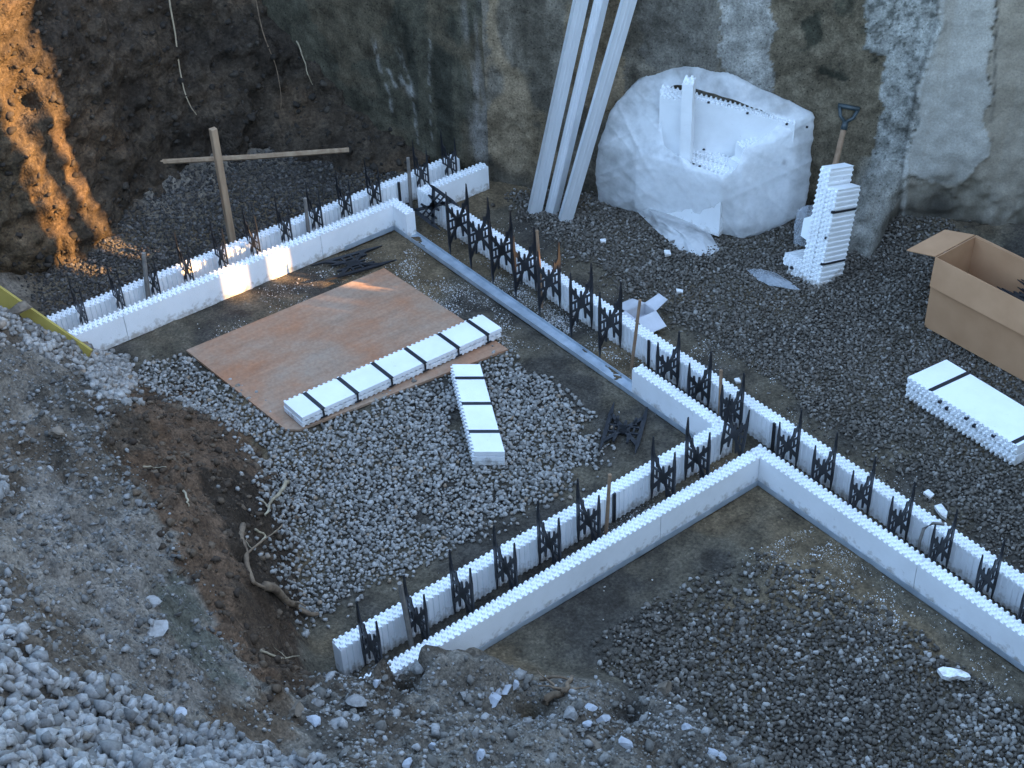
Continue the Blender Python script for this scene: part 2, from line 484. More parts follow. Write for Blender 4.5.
# pit floor
for x in np.arange(-6.9, -0.5, .45):
    for y in np.arange(2.2, 6.0, .45):
        if y < 2.5 and x < -5.3: continue
        q = project((x, y, 0))
        if inside([(130, 380), (290, 500), (300, 640), (470, 655), (600, 660), (700, 690), (800, 768), (1000, 1000), (2000, 1000), (2500, 0), (0, -200), (60, 320)], q[0], q[1]):
            C.append((x, y, 0.0))
C += [(-6.5, 1.92, 0), (-6.15, 2.06, 0), (-6.8, 2.0, .02), (-7.05, 1.95, .05), (-7.3, 1.7, .3), (-7.0, 1.5, .42), (-3.72, 1.64, 0.04), (-3.6, 1.72, 0.05), (-3.45, 1.74, 0.05),
      (-3.3, 1.85, 0.03), (-3.0, 2.18, 0.0), (-2.75, 2.5, 0), (-2.5, 2.75, 0), (-2.2, 2.95, 0), (-3.9, 1.75, 0.02)]
C += [(-1.0, 2.4, .5), (-1.2, 1.4, 1.2), (0, 0, 2.85), (-.6, .4, 2.6), (-1.5, .2, 2.3), (0, 1.5, 1.9), (1, 1, 2.2), (1, 2.5, 1.2), (1.5, 3.6, .2), (1.5, 5, 0), (2, 7, 0), (0, 7.5, 0),
      (-2.3, -.6, 2.3), (-3.4, -.4, 2.2), (-4.6, 0, 2.0), (-5.6, .5, 1.6), (-6.8, .8, 1.2), (-8, .5, 1.6), (-6, -1.5, 2.4), (0, -3, 2.9), (-12, -6, 2.4), (-12, 6, 2.4), (8, -4, 2.4), (-4, -12, 2.6), (12, 8, 2.2), (4, 3, 1.6), (6, 0, 2.3), (20, 20, 2.2), (-20, 0, 2.4), (0, -25, 2.4), (40, 0, 2.4), (-40, -40, 2.4), (-40, 40, 2.4), (40, 40, 2.4), (0, 50, 2.4), (3.2, 9.5, 1.0)]
C = np.array(C)
def _k(a, b): return np.sqrt((a[:, None, 0] - b[None, :, 0]) ** 2 + (a[:, None, 1] - b[None, :, 1]) ** 2 + 1e-4)
_n = len(C)
_A = np.zeros((_n + 1, _n + 1)); _A[:_n, :_n] = _k(C, C); _A[:_n, _n] = 1; _A[_n, :_n] = 1
_W = np.linalg.solve(_A + np.diag([1e-6] * _n + [0]), np.append(C[:, 2], 0))

def terrain_base(x, y):
    sh = np.shape(x); p = np.stack([np.ravel(x), np.ravel(y)], 1)
    z = np.concatenate([_k(p[i:i + 20000], C) @ _W[:_n] + _W[_n] for i in range(0, len(p), 20000)])
    z = z.reshape(sh)
    z = np.clip(z, 0, 3.2)
    s = SUN_AZ[0] * x + SUN_AZ[1] * y
    pq = -SUN_AZ[1] * x + SUN_AZ[0] * y
    z = np.where(pq > 2.0, z * (1 - sstep(2.6, 3.6, s)) + 2.04 * sstep(3.6, 4.8, s), z)      # unseen rise at the far end, its height set to cut off the sun
    # soft soil washed against the foot of the old wall
    d2 = (x - W0[0]) * N2[0] + (y - W0[1]) * N2[1]
    d1 = (x - W0[0]) * N1[0] + (y - W0[1]) * N1[1]
    s2 = (x - W0[0]) * D2[0] + (y - W0[1]) * D2[1]
    z = z + 0.06 * np.exp(-(np.minimum(d2, 0) / .16) ** 2) * (s2 > -0.2) * (d2 < 0.3) * (z < .5) * sstep(1.3, 2.4, s2)
    behind = np.maximum(np.where(s2 > 0, d2, -9), np.where(s2 <= 0, d1, -9))
    z = np.where(behind > 0.16, np.where(s2 > 8.5, np.maximum(z, 2.04), 2.2), z)
    return z

def terrain(x, y):
    z = terrain_base(x, y)
    m = sstep(0.02, 0.3, z) * (z < 1.9)
    z = z + m * (0.045 * fbm(x * 3.1, y * 3.1, 0, 3, 5) + 0.026 * fbm(x * 13, y * 13, 3, 3, 9) + 0.055 * np.abs(vnoise(x * 8, y * 8, 1, 11)) ** 1.5 + 0.045 * np.abs(vnoise(x * 17, y * 17, 4, 12)) ** 1.4 - .02 + 0.014 * vnoise(x * 42, y * 42, 0, 2))
    z = z + (1 - m) * (0.010 * fbm(x * 5, y * 5, 0, 3, 21) + 0.0035 * vnoise(x * 45, y * 45, 0, 33))
    return z

def axis(lo, hi, step, far):
    a = np.arange(lo, hi, step)
    g = []; d = step; v = 0
    while v < far: d *= 1.35; v += d; g.append(v)
    g = np.array(g)
    return np.concatenate([lo - g[::-1], a, a[-1] + g])
xs = axis(-7.6, -0.9, 0.02, 70); ys = axis(0.15, 6.7, 0.02, 70)
X, Y = np.meshgrid(xs, ys, indexing='ij')
Z = terrain(X, Y)
SOIL = np.array([1.5, 1.40, 1.24])
q = project(np.stack([X, Y, Z], -1))
QX, QY = q[..., 0] + 12 * fbm(X * 5, Y * 5, 1, 5, 40, .68), q[..., 1] + 12 * fbm(X * 5, Y * 5, 5, 5, 41, .68)

def lerp(a, b, t): return a * (1 - t[..., None]) + np.asarray(b) * t[..., None]
tint = np.broadcast_to(np.array([0.062, 0.056, 0.046]), X.shape + (3,)).copy()
n_ = fbm(X * 2.2, Y * 2.2, 2, 4, 50)
tint = lerp(tint, (0.085, 0.068, 0.048), sstep(0.0, 0.6, n_))
tint = lerp(tint, (0.038, 0.036, 0.034), sstep(0.1, 0.7, -n_))
bankm = sstep(0.03, 0.14, terrain_base(X, Y))
soil_c = lerp(np.broadcast_to(np.array([0.100, 0.094, 0.088]), X.shape + (3,)), (0.058, 0.050, 0.043), sstep(-0.1, 0.5, fbm(X * 3, Y * 3, 8, 4, 60)))
tint = tint * (1 - bankm[..., None]) + soil_c * bankm[..., None]
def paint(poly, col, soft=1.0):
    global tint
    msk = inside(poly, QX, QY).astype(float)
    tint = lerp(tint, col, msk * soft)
# brown undercut face, near-black patches low on it, dusty grey spill
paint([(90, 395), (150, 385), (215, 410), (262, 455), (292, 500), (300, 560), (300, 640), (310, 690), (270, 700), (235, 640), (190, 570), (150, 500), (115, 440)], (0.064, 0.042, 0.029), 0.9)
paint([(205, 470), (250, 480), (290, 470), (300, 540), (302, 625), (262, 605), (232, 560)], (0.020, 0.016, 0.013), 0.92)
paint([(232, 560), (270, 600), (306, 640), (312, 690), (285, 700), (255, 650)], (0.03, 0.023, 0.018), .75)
paint([(60, 380), (120, 385), (150, 430), (130, 470), (90, 420)], (0.04, 0.034, 0.028), .7)
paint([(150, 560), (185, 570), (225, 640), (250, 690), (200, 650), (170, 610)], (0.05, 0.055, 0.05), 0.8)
paint([(40, 370), (110, 372), (130, 400), (80, 440), (30, 420)], (0.05, 0.046, 0.042), 0.6)
paint([(200, 705), (280, 690), (300, 745), (250, 768), (215, 735)], (0.06, 0.045, 0.033), 0.8)
paint([(290, 700), (350, 690), (360, 760), (310, 765)], (0.035, 0.033, 0.031), 0.8)
paint([(640, 690), (700, 720), (760, 768), (690, 768), (620, 720)], (0.045, 0.043, 0.042), 0.6)
paint([(15, 470), (60, 470), (90, 510), (130, 500), (160, 540), (160, 600), (210, 660), (200, 700), (120, 690), (60, 620), (20, 560)], (0.104, 0.098, 0.094), 0.85)
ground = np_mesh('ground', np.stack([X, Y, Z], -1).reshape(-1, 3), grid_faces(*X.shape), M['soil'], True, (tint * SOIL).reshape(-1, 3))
tag(ground, kind='structure')

# ------------------------------------------------------------------ retaining wall
WALL_TOP = 2.4
def wall_run(name, W, s_axis, z_axis, length):
    D, Nn = (D2, N2) if W == 2 else (D1, N1)
    S, Zz = np.meshgrid(s_axis, z_axis, indexing='ij')
    j1 = 0.03 * fbm(S * 7, Zz * 7, 3, 5, 70 + W, .6); j2 = 0.03 * fbm(S * 7, Zz * 7, 9, 5, 80 + W, .6)
    def reg(pxs): return inside([on_wall(*p, W) for p in pxs], S + j1, Zz + j2)
    t = np.broadcast_to(np.array([0.105, 0.094, 0.078]), S.shape + (3,)).copy()
    def pt(m, col, k=1.0):
        nonlocal t
        t = lerp(t, col, (m * k).astype(float))
    disp = np.zeros(S.shape); mot = np.ones(S.shape)
    if W == 2:
        pt(np.ones(S.shape), (0.135, 0.128, 0.115))
        st = fbm(S * 9, Zz * 1.3, 2, 4, 90)
        pt(reg([(470, -80), (800, -80), (800, 300), (470, 300)]), (0.112, 0.102, 0.088))
        pt(sstep(0.0, .5, st) * reg([(470, -80), (790, -80), (790, 300), (470, 300)]), (0.055, 0.05, 0.042), .85)
        pt(sstep(0.15, .6, fbm(S * 5, Zz * 3, 7, 4, 95)) * reg([(490, -80), (640, -80), (620, 120), (600, 250), (480, 250)]), (0.17, 0.135, 0.095), .8)
        pt(reg([(715, -80), (790, -80), (785, 60), (760, 110), (722, 70)]), (0.21, 0.215, 0.22), .85)
        pt(reg([(640, -80), (715, -80), (720, 60), (700, 100), (640, 60)]), (0.085, 0.083, 0.08), .7)
        blue = reg([(860, -80), (948, -80), (940, 30), (925, 70), (905, 160), (902, 230), (880, 290), (840, 290), (868, 190), (880, 110), (892, 52), (864, 50)])
        pt(reg([(780, -80), (866, -80), (866, 50), (892, 52), (882, 110), (866, 190), (850, 300), (780, 300), (770, 120)]), (0.10, 0.086, 0.066))
        pt(sstep(-.3, .2, fbm(S * 8, Zz * 6, 1, 4, 97)) * reg([(785, -80), (866, -80), (866, 48), (880, 60), (860, 80), (820, 75), (790, 45)]), (0.026, 0.028, 0.022), .92)
        pt(blue, (0.20, 0.21, 0.215))
        pt(blue * sstep(.25, .5, fbm(S * 40, Zz * 40, 0, 2, 99)), (0.07, 0.075, 0.075), .8)
        grey = reg([(946, -80), (1010, -80), (990, 60), (985, 150), (960, 190), (905, 170), (918, 100), (938, 30)])
        pt(grey, (0.265, 0.262, 0.255), .9)
        beige = reg([(1008, -80), (1500, -80), (1500, 400), (880, 320), (905, 175), (960, 185), (984, 150), (992, 60)])
        pt(beige, (0.185, 0.165, 0.14))
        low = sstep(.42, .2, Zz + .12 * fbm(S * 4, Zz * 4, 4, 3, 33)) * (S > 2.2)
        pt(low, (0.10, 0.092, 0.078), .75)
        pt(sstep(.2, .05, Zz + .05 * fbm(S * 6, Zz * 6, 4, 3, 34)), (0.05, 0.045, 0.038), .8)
        sx = lambda zz, s0, s1: None
        disp += 0.012 * blue + 0.018 * grey + 0.012 * beige
        mot = 1 - .72 * np.maximum(grey, beige)
        stv = fbm(S * 14, Zz * .8, 4, 3, 44)
        pt(np.maximum(grey, beige) * sstep(.1, .7, stv), (0.20, 0.185, 0.165), .55)
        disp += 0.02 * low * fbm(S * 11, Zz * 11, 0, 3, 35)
        # sloping lump of concrete at the foot, and the pocket of missing render beside it
        sb, zb = on_wall(895, 225, 2)
        bu = np.exp(-((S - sb + .10 + 0.25 * (0.35 - Zz)) / .13) ** 4)
        disp += bu * .42 * np.clip(1 - Zz / .42, 0, 1) ** 1.2 * (1 + .15 * fbm(S * 8, Zz * 8, 0, 3, 36))
        pt(bu * (Zz < .42), (0.15, 0.152, 0.15), .8)
        hole = np.exp(-((S - sb - .22) / .11) ** 2 - ((Zz - .13) / .12) ** 2)
        pt(hole, (0.03, 0.028, 0.025), .9)
        # hairline ridge where two pours meet
        r0 = np.array([on_wall(*p, 2) for p in [(944, -60), (942, 20), (926, 65), (908, 150), (903, 215)]])
        rs = np.interp(Zz, r0[::-1, 1], r0[::-1, 0])
        edge = np.exp(-((S - rs) / .012) ** 2) * (Zz > r0[-1, 1])
        disp += .012 * edge
        pt(np.exp(-((S - rs + .022) / .008) ** 2) * (Zz > r0[-1, 1]), (0.06, 0.06, 0.06), .7)
        pt(edge, (0.27, 0.275, 0.275), .7)
        c0 = np.array([on_wall(*p, 2) for p in [(998, -40), (996, 30), (994, 100), (990, 122)]])
        cs = np.interp(Zz, c0[::-1, 1], c0[::-1, 0])
        pt(np.exp(-((S - cs) / .006) ** 2) * (Zz > c0[-1, 1]), (0.05, 0.048, 0.045), .8)
    else:
        pt(np.ones(S.shape), (0.068, 0.066, 0.054))
        st = fbm(S * 10, Zz * 1.6, 2, 4, 90)
        pt(sstep(0.0, .6, st), (0.028, 0.030, 0.026), .8)
        pt(sstep(0.1, .6, fbm(S * 3, Zz * 3, 4, 4, 91)), (0.10, 0.085, 0.065), .8)
        strip = np.exp(-((S - .06) / .07) ** 4)
        pt(strip * sstep(-.5, .3, fbm(S * 14, Zz * 3, 0, 3, 92)), (0.19, 0.185, 0.19), .8)
        pt(reg([(285, -40), (400, -40), (380, 60), (340, 70)]) * 1.0, (0.085, 0.072, 0.055), .7)
        for a, b, w in [((374, 40), (381, 70), .012), ((398, 50), (411, 88), .014), ((411, 88), (418, 143), .008), ((386, 85), (393, 110), .012), ((400, 78), (410, 92), .03), ((388, 70), (396, 86), .012), ((429, 40), (431, 140), .005)]:
            a, b = np.array(on_wall(*a, 1)), np.array(on_wall(*b, 1))
            ab = b - a; h = np.clip(((S + j1 * .2 - a[0]) * ab[0] + (Zz - a[1]) * ab[1]) / (ab @ ab), 0, 1)
            dd = np.hypot(S + j1 * .2 - a[0] - h * ab[0], Zz - a[1] - h * ab[1])
            pt(np.exp(-(dd / w) ** 2) * sstep(-.5, .3, fbm(S * 60, Zz * 25, 3, 3, 45)), (0.30, 0.31, 0.33), .62)
    disp += 0.012 * fbm(S * 2.2, Zz * 2.2, 0, 3, 15) + 0.006 * fbm(S * 12, Zz * 12, 0, 3, 16)
    disp *= np.where(Zz > WALL_TOP - .02, 0.3, 1)
    front = np.stack([W0[0] + S * D[0] - disp * Nn[0], W0[1] + S * D[1] - disp * Nn[1], Zz], -1)
    m, n = S.shape
    V = front.reshape(-1, 3); F = grid_faces(m, n)
    # back and top
    back = np.stack([W0[0] + S[:, -1] * D[0] + .3 * Nn[0], W0[1] + S[:, -1] * D[1] + .3 * Nn[1], Zz[:, -1]], -1)
    bb = back.copy(); bb[:, 2] = z_axis[0]
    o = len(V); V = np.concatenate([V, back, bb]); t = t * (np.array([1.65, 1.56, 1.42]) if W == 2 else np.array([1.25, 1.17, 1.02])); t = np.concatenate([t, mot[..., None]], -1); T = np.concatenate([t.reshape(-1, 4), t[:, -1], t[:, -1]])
    i = np.arange(m - 1)
    F = np.concatenate([F, np.stack([i * n + n - 1, (i + 1) * n + n - 1, o + i + 1, o + i], 1), np.stack([o + i, o + i + 1, o + m + i + 1, o + m + i], 1)])
    return np_mesh(name, V, F, M['wall'], True, T)
zax = np.concatenate([np.arange(-.06, 1.75, .013), np.linspace(1.76, WALL_TOP, 10)])
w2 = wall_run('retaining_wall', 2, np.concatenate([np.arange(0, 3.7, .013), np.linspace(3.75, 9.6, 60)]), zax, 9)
tag(w2, 'patched grey and mossy brown concrete retaining wall behind the wrapped bundle and cardboard box', 'retaining wall')
w1 = wall_run('retaining_wall', 1, np.concatenate([np.arange(0, 2.2, .013), np.linspace(2.25, 8, 40)]), zax, 8)
tag(w1, 'dark mossy retaining wall streaked with white, half buried by the dirt bank', 'retaining wall')

# ------------------------------------------------------------------ cut dirt bank on the far left
foot = np.array([(-6.6, -.6), (-6.85, .8), (-7.16, 1.7), (-7.18, 2.1), (-7.27, 2.53), (-7.46, 2.98), (-7.52, 3.38), (-7.42, 3.74), (-7.22, 4.1), (-6.97, 4.42), (-6.75, 4.75), (-6.6, 5.0)])
kk = np.array([.2, .2, .12, .12, .18, .36, .46, .62, .8, .9, .95, .95])
_d = np.append(0, np.cumsum(np.hypot(*np.diff(foot, axis=0).T)))
sa = np.linspace(0, _d[-1], 330); ta = np.linspace(-.08, 2.45, 150)
fx, fy, kx = np.interp(sa, _d, foot[:, 0]), np.interp(sa, _d, foot[:, 1]), np.interp(sa, _d, kk)
Sg, Tg = np.meshgrid(sa, ta, indexing='ij')
prof = kx[:, None] * (Tg + .10 * np.maximum(0, 0.25 - Tg) * -4)
BX = fx[:, None] - prof; BY = fy[:, None] + 0 * Tg; BZ = Tg.copy()
nz = 0.09 * fbm(BX * 2.3, BY * 2.3, BZ * 2.3, 3, 101) + .05 * fbm(BX * 8, BY * 8, BZ * 8, 3, 102) + .05 * np.abs(vnoise(BX * 13, BY * 13, BZ * 13, 107)) + .02 * fbm(BX * 30, BY * 30, BZ * 30, 2, 103)
ledge = .028 * np.sign(vnoise(BX * 5, BY * 5, BZ * 5, 104)) * np.abs(vnoise(BX * 5, BY * 5, BZ * 5, 104)) ** .5
BX += (nz + ledge) * .9; BZ += nz * .3
top = np.stack([np.stack([BX[:, -1] - k, BY[:, -1] - .1 * k, BZ[:, -1] * 0 + 2.45 + .05 * fbm(BX[:, -1] * 2 + k, BY[:, -1] * 2, 0, 3, 9)], -1) for k in (.2, .5, 1, 2, 4)], 1)
BP = np.concatenate([np.stack([BX, BY, BZ], -1), top], 1)
bt = np.broadcast_to(np.array([0.040, 0.033, 0.027]), BP.shape).copy()
nb = fbm(BP[..., 0] * 2, BP[..., 1] * 2, BP[..., 2] * 3, 4, 110)
bt = lerp(bt, (0.026, 0.022, 0.019), sstep(0, .5, nb)); bt = lerp(bt, (0.055, 0.042, 0.032), sstep(.1, .6, -nb))
bt = lerp(bt, (0.085, 0.066, 0.042), sstep(2.55, 1.9, BP[..., 1]) * .35)
bank = np_mesh('dirt_bank', BP.reshape(-1, 3), grid_faces(*BP.shape[:2]), M['bank'], True, (bt * np.array([1.3, 1.22, 1.08])).reshape(-1, 3))
tag(bank, kind='structure')
def bank_point(px, py, lift=0.01):
    """the point of the bank's face seen at a pixel, moved out a little"""
    q = project(BP.reshape(-1, 3)); i = np.argmin((q[:, 0] - px) ** 2 + (q[:, 1] - py) ** 2)
    return BP.reshape(-1, 3)[i] + np.array([lift, -lift * .5, lift * .4])

def surf(px, py):
    """terrain point seen at a pixel: march the ray"""
    d = ray(px, py); d /= np.linalg.norm(d)
    t = np.arange(2.0, 12, .01); P = np.array([0, 0, CAMH]) + t[:, None] * d
    z = terrain(P[:, 0], P[:, 1]); i = np.argmax(P[:, 2] < z)
    return np.array([P[i, 0], P[i, 1], z[i]])

# ------------------------------------------------------------------ unseen buildings added to shade the pit, with a gap for the sun beam
def sp(s, p, z): return np.array([SUN_AZ[0] * s - SUN_AZ[1] * p, SUN_AZ[1] * s + SUN_AZ[0] * p, z])
M['render'] = simple('house_render', (0.34, 0.33, 0.31), (0.42, 0.41, 0.39), 5, 0.9, 60, 0.2, 0.004)
M['tiles'] = simple('roof_tiles', (0.10, 0.07, 0.06), (0.16, 0.11, 0.09), 12, 0.85)
M['glass'] = simple('window_glass', (0.03, 0.04, 0.05), (0.05, 0.06, 0.07), 3, 0.08)
M['paint'] = simple('white_paint', (0.6, 0.6, 0.6), (0.7, 0.7, 0.7), 9, 0.6)
def sun_blocker(p0, p1, label):
    r = thing('sun_blocker', label, 'sun_blocker', sp(5.4, (p0 + p1) / 2, 1.9), 'unseen buildings added to shade the excavation')
    e_s, e_p = sp(1, 0, 0), sp(0, 1, 0)
    m = MB(); m.box(sp(5.2, p0, 1.6), e_s * 5, e_p * (p1 - p0), (0, 0, 4.6)); m.build('wall', M['render'], r)
    m = MB()
    m.prism([sp(5.0, p0, 6.203), sp(10.4, p0, 6.203), sp(7.7, p0, 7.9)], e_p * (p1 - p0)); m.build('roof', M['tiles'], r)
    k = p0 + 1.2
    while k < p1 - 1.5:
        for zz in (2.9, 4.7):
            m = MB(); m.box(sp(5.17, k, zz), e_s * .06, e_p * 1.0, (0, 0, 1.1)); f = m.build('window', M['paint'], r)
            m = MB(); m.box(sp(5.155, k + .08, zz + .08), e_s * .03, e_p * .84, (0, 0, .94)); m.build('pane', M['glass'], f)
        k += 2.4
    return r
sun_blocker(-7.0, 6.042, 'long unseen building added to shade the excavation')
sun_blocker(6.35, 13.0, 'shorter unseen building added to shade the excavation, across the narrow gap')
m = MB(); m.tube([sp(5.6, 6.2035, 1.7), sp(5.6, 6.2035, 3.62)], .069, 12)  # added in the gap to split the sunlight into two bands
tag(m.build('beam_split_post', M['wood'], base=sp(5.6, 6.2035, 1.9)), 'round timber post added out of view to split the sun beam in the gap', 'post')

m = MB(); m.box(sp(5.3, 6.046, 1.95), sp(.24, 0, 0), sp(0, .084, 0), (0, 0, .385))  # added beside the post so one band of sun starts higher
tag(m.build('beam_stop_block', M['render'], base=sp(5.3, 6.08, 1.95), bevel=.006), 'block added out of view to cut off the foot of one sun beam', 'concrete block')

# ------------------------------------------------------------------ gravel
def zone(poly_px, spacing, jitter=.5, edge=.06, seed=1, z=0.0, holes=()):
    r = np.random.default_rng(seed)
    poly = np.array([at(px, py, z)[:2] for px, py in poly_px])
    lo, hi = poly.min(0), poly.max(0)
    gx, gy = np.meshgrid(np.arange(lo[0], hi[0], spacing), np.arange(lo[1], hi[1], spacing), indexing='ij')
    gx = gx.ravel() + r.uniform(-jitter, jitter, gx.size) * spacing; gy = gy.ravel() + r.uniform(-jitter, jitter, gy.size) * spacing
    ex, ey = edge * fbm(gx * 5, gy * 5, 0, 3, seed), edge * fbm(gx * 5, gy * 5, 7, 3, seed)
    far_ = np.where(r.random(ex.shape) < .3, 1.6, .5)
    ex += r.normal(size=ex.shape) * edge * far_; ey += r.normal(size=ex.shape) * edge * far_
    k = inside(poly, gx + ex, gy + ey)
    k &= ((gx - W0[0]) * N2[0] + (gy - W0[1]) * N2[1] < -.02)
    for h in holes: k &= ~h(gx, gy)
    return gx[k], gy[k], r

def in_walls(x, y, pad=.012):
    o = (y > 3.87 - pad) & (y < 4.154 + pad) & (x > -6.45)
    o |= (x > -3.72 - pad) & (x < -3.423 + pad) & (y < 4.1) & (y > 1.6)
    o |= (x > -6.668 - pad) & (x < -6.386 + pad) & (y < 4.5) & (y > 1.6)
    return o

# pale angular stones in the middle bay
gx, gy, r = zone([(120, 372), (178, 352), (200, 368), (290, 436), (300, 436), (510, 356), (560, 385), (600, 425), (596, 455), (545, 505), (430, 562), (345, 596), (318, 625), (300, 650), (280, 560), (260, 470), (200, 420)], 0.0168, edge=.05, seed=3, holes=(in_walls,))
bare = fbm(gx * 4.5, gy * 4.5, 0, 3, 77) > .86
gx, gy = gx[~bare], gy[~bare]
sz = np.clip(r.normal(.0108, .0026, len(gx)), .005, .018)
pz = terrain(gx, gy) + sz * .35 + r.uniform(0, .012, len(gx))
k = r.random(len(gx)) < .12
light = np.stack([gx, gy, pz], 1)
tag(scatter('grey_gravel', light, sz, M['mid_stone'], 1, 8, .85, 5), 'pale grey angular stones spread over the middle bay round the rusty board', 'gravel', kind='stuff')

# fine dark gravel right of the long form wall
gx, gy, r = zone([(497, 196), (560, 190), (640, 190), (900, 215), (1060, 300), (1400, 420), (1500, 760), (1100, 640), (1024, 572), (905, 486), (770, 382), (640, 300), (560, 250)], .0155, edge=.05, seed=8, holes=(in_walls,))
dist = gy - 4.154
thin = r.random(len(gx)) < np.clip(1.05 - (dist - .1 - .12 * fbm(gx * 2.5, gy * 2.5, 0, 3, 12)) / .28, 0, .93)
gx, gy = gx[~thin], gy[~thin]
sz = np.clip(r.normal(.0092, .0022, len(gx)), .004, .016)
tag(scatter('dark_gravel', np.stack([gx, gy, terrain(gx, gy) + sz * .4 + r.uniform(0, .006, len(gx))], 1), sz, M['dark_stone'], 0 + 1, 6, .85, 9),
    'fine dark crushed gravel between the long form wall and the concrete wall', 'gravel', kind='stuff')
# dark gravel, lower right bay
gx, gy, r = zone([(598, 664), (640, 620), (690, 580), (760, 555), (830, 585), (890, 612), (960, 665), (1060, 735), (1350, 950), (1100, 1100), (800, 800), (700, 720), (640, 700)], 0.0155, edge=.07, seed=14, holes=(in_walls,))
thin = r.random(len(gx)) < np.clip(.75 - (project(np.stack([gx, gy, 0 * gx], 1))[:, 1] - 560) / 110, 0, .9)
gx, gy = gx[~thin], gy[~thin]
sz = np.clip(r.normal(.0098, .0026, len(gx)), .004, .019)
gp_ = np.stack([gx, gy, terrain(gx, gy) + sz * .4 + r.uniform(0, .007, len(gx))], 1)
lightp = np.clip(.10 + .30 * fbm(gx * 2.3, gy * 2.3, 0, 3, 90) + .12 * (project(gp_)[:, 0] > 850), .03, .6)
k = r.random(len(gx)) < lightp
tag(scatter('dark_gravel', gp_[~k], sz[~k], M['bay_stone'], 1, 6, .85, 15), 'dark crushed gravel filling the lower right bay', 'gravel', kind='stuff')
tag(scatter('grey_gravel', gp_[k], sz[k] * 1.15, M['mid_stone'], 1, 6, .85, 16), 'lighter grey stones mixed through the dark gravel of the lower right bay', 'gravel', kind='stuff')
# dark gravel strip behind the far form wall
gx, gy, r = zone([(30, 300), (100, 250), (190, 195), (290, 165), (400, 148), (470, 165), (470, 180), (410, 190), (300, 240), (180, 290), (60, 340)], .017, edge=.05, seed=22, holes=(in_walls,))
sz = np.clip(r.normal(.0098, .0025, len(gx)), .004, .017)
tag(scatter('dark_gravel', np.stack([gx, gy, terrain(gx, gy) + sz * .4], 1), sz, M['darkest_stone'], 1, 6, .85, 23), 'strip of dark gravel between the far form wall and the dirt bank', 'gravel', kind='stuff')

def surf_pts(n, box, polys, seed, dens=None, edge=6):
    r = np.random.default_rng(seed)
    x = r.uniform(box[0], box[1], n); y = r.uniform(box[2], box[3], n); z = terrain(x, y)
    q = project(np.stack([x, y, z], 1))
    u = q[:, 0] + edge * fbm(x * 7, y * 7, 0, 3, seed) + r.normal(size=n) * edge * .4; w = q[:, 1] + edge * fbm(x * 7, y * 7, 5, 3, seed) + r.normal(size=n) * edge * .4
    k = np.zeros(n, bool)
    for pl in polys: k |= inside(pl, u, w)
    return np.stack([x, y, z], 1)[k], r
# pale clean stone heaped at the lower left
pts, r = surf_pts(17000, (-4.6, -2.2, -.3, 1.9), [[(-200, 600), (10, 612), (28, 640), (45, 670), (85, 682), (128, 690), (150, 712), (185, 722), (240, 742), (335, 775), (330, 900), (-200, 900)], [(-60, 470), (8, 480), (10, 510), (-60, 520)]], 31)
sz = np.clip(r.normal(.0172, .0048, len(pts)), .007, .03)
pts[:, 2] += sz * .3 + r.uniform(0, .02, len(pts))
tag(scatter('pale_gravel', pts, sz * 1.06, M['pale_stone'], 1, 12, .9, 32), 'clean pale blue grey stones heaped at the lower left corner', 'gravel', kind='stuff')
# pale stones spilt on the crest by the yellow board
pts, r = surf_pts(26000, (-7.0, -5.0, 1.2, 2.4), [[(-40, 300), (20, 318), (60, 335), (100, 356), (132, 372), (128, 388), (100, 372), (60, 358), (0, 338), (-40, 330)], [(70, 350), (130, 375), (135, 400), (100, 395)]], 41, edge=9)
k = r.random(len(pts)) < .42; pts = pts[k]
sz = np.clip(r.normal(.0165, .004, len(pts)), .008, .028); pts[:, 2] += sz * .3
tag(scatter('pale_gravel', pts, sz, M['mid_stone'], 1, 6, .85, 42), 'pale stones spilt along the crest of the bank by the yellow board', 'gravel', kind='stuff')
# rubble through the spoil
pts, r = surf_pts(30000, (-6.6, -1.4, .1, 3.1), [[(-50, 330), (140, 385), (120, 440), (200, 560), (260, 690), (320, 670), (420, 650), (520, 670), (640, 690), (760, 750), (820, 800), (-50, 800)]], 51)
k = r.random(len(pts)) < .55; pts = pts[k]
sz = .0035 + .0085 * r.random(len(pts)) ** 2.5; pts[:, 2] += sz * .25
tag(scatter('rubble', pts, sz, M['rubble'], 1, 6, .85, 52), 'small brown and grey stones mixed through the spoil bank in the foreground', 'rubble', kind='stuff')
pts, r = surf_pts(16000, (-3.9, -1.6, .9, 3.0), [[(300, 685), (345, 668), (420, 655), (500, 668), (560, 682), (640, 690), (700, 715), (790, 775), (780, 800), (280, 800), (330, 720)]], 55)
sz = .006 + .014 * r.random(len(pts)) ** 2.2
sz = np.where(r.random(len(pts)) < .07, sz * 1.5, sz * .62); k = r.random(len(pts)) < .95; pts, sz = pts[k], sz[k]; pts[:, 2] += sz * .25
tag(scatter('rubble', pts, sz, M['rubble'], 1, 8, .85, 56), 'grey broken stones covering the low heap in front of the cross wall', 'rubble', kind='stuff')

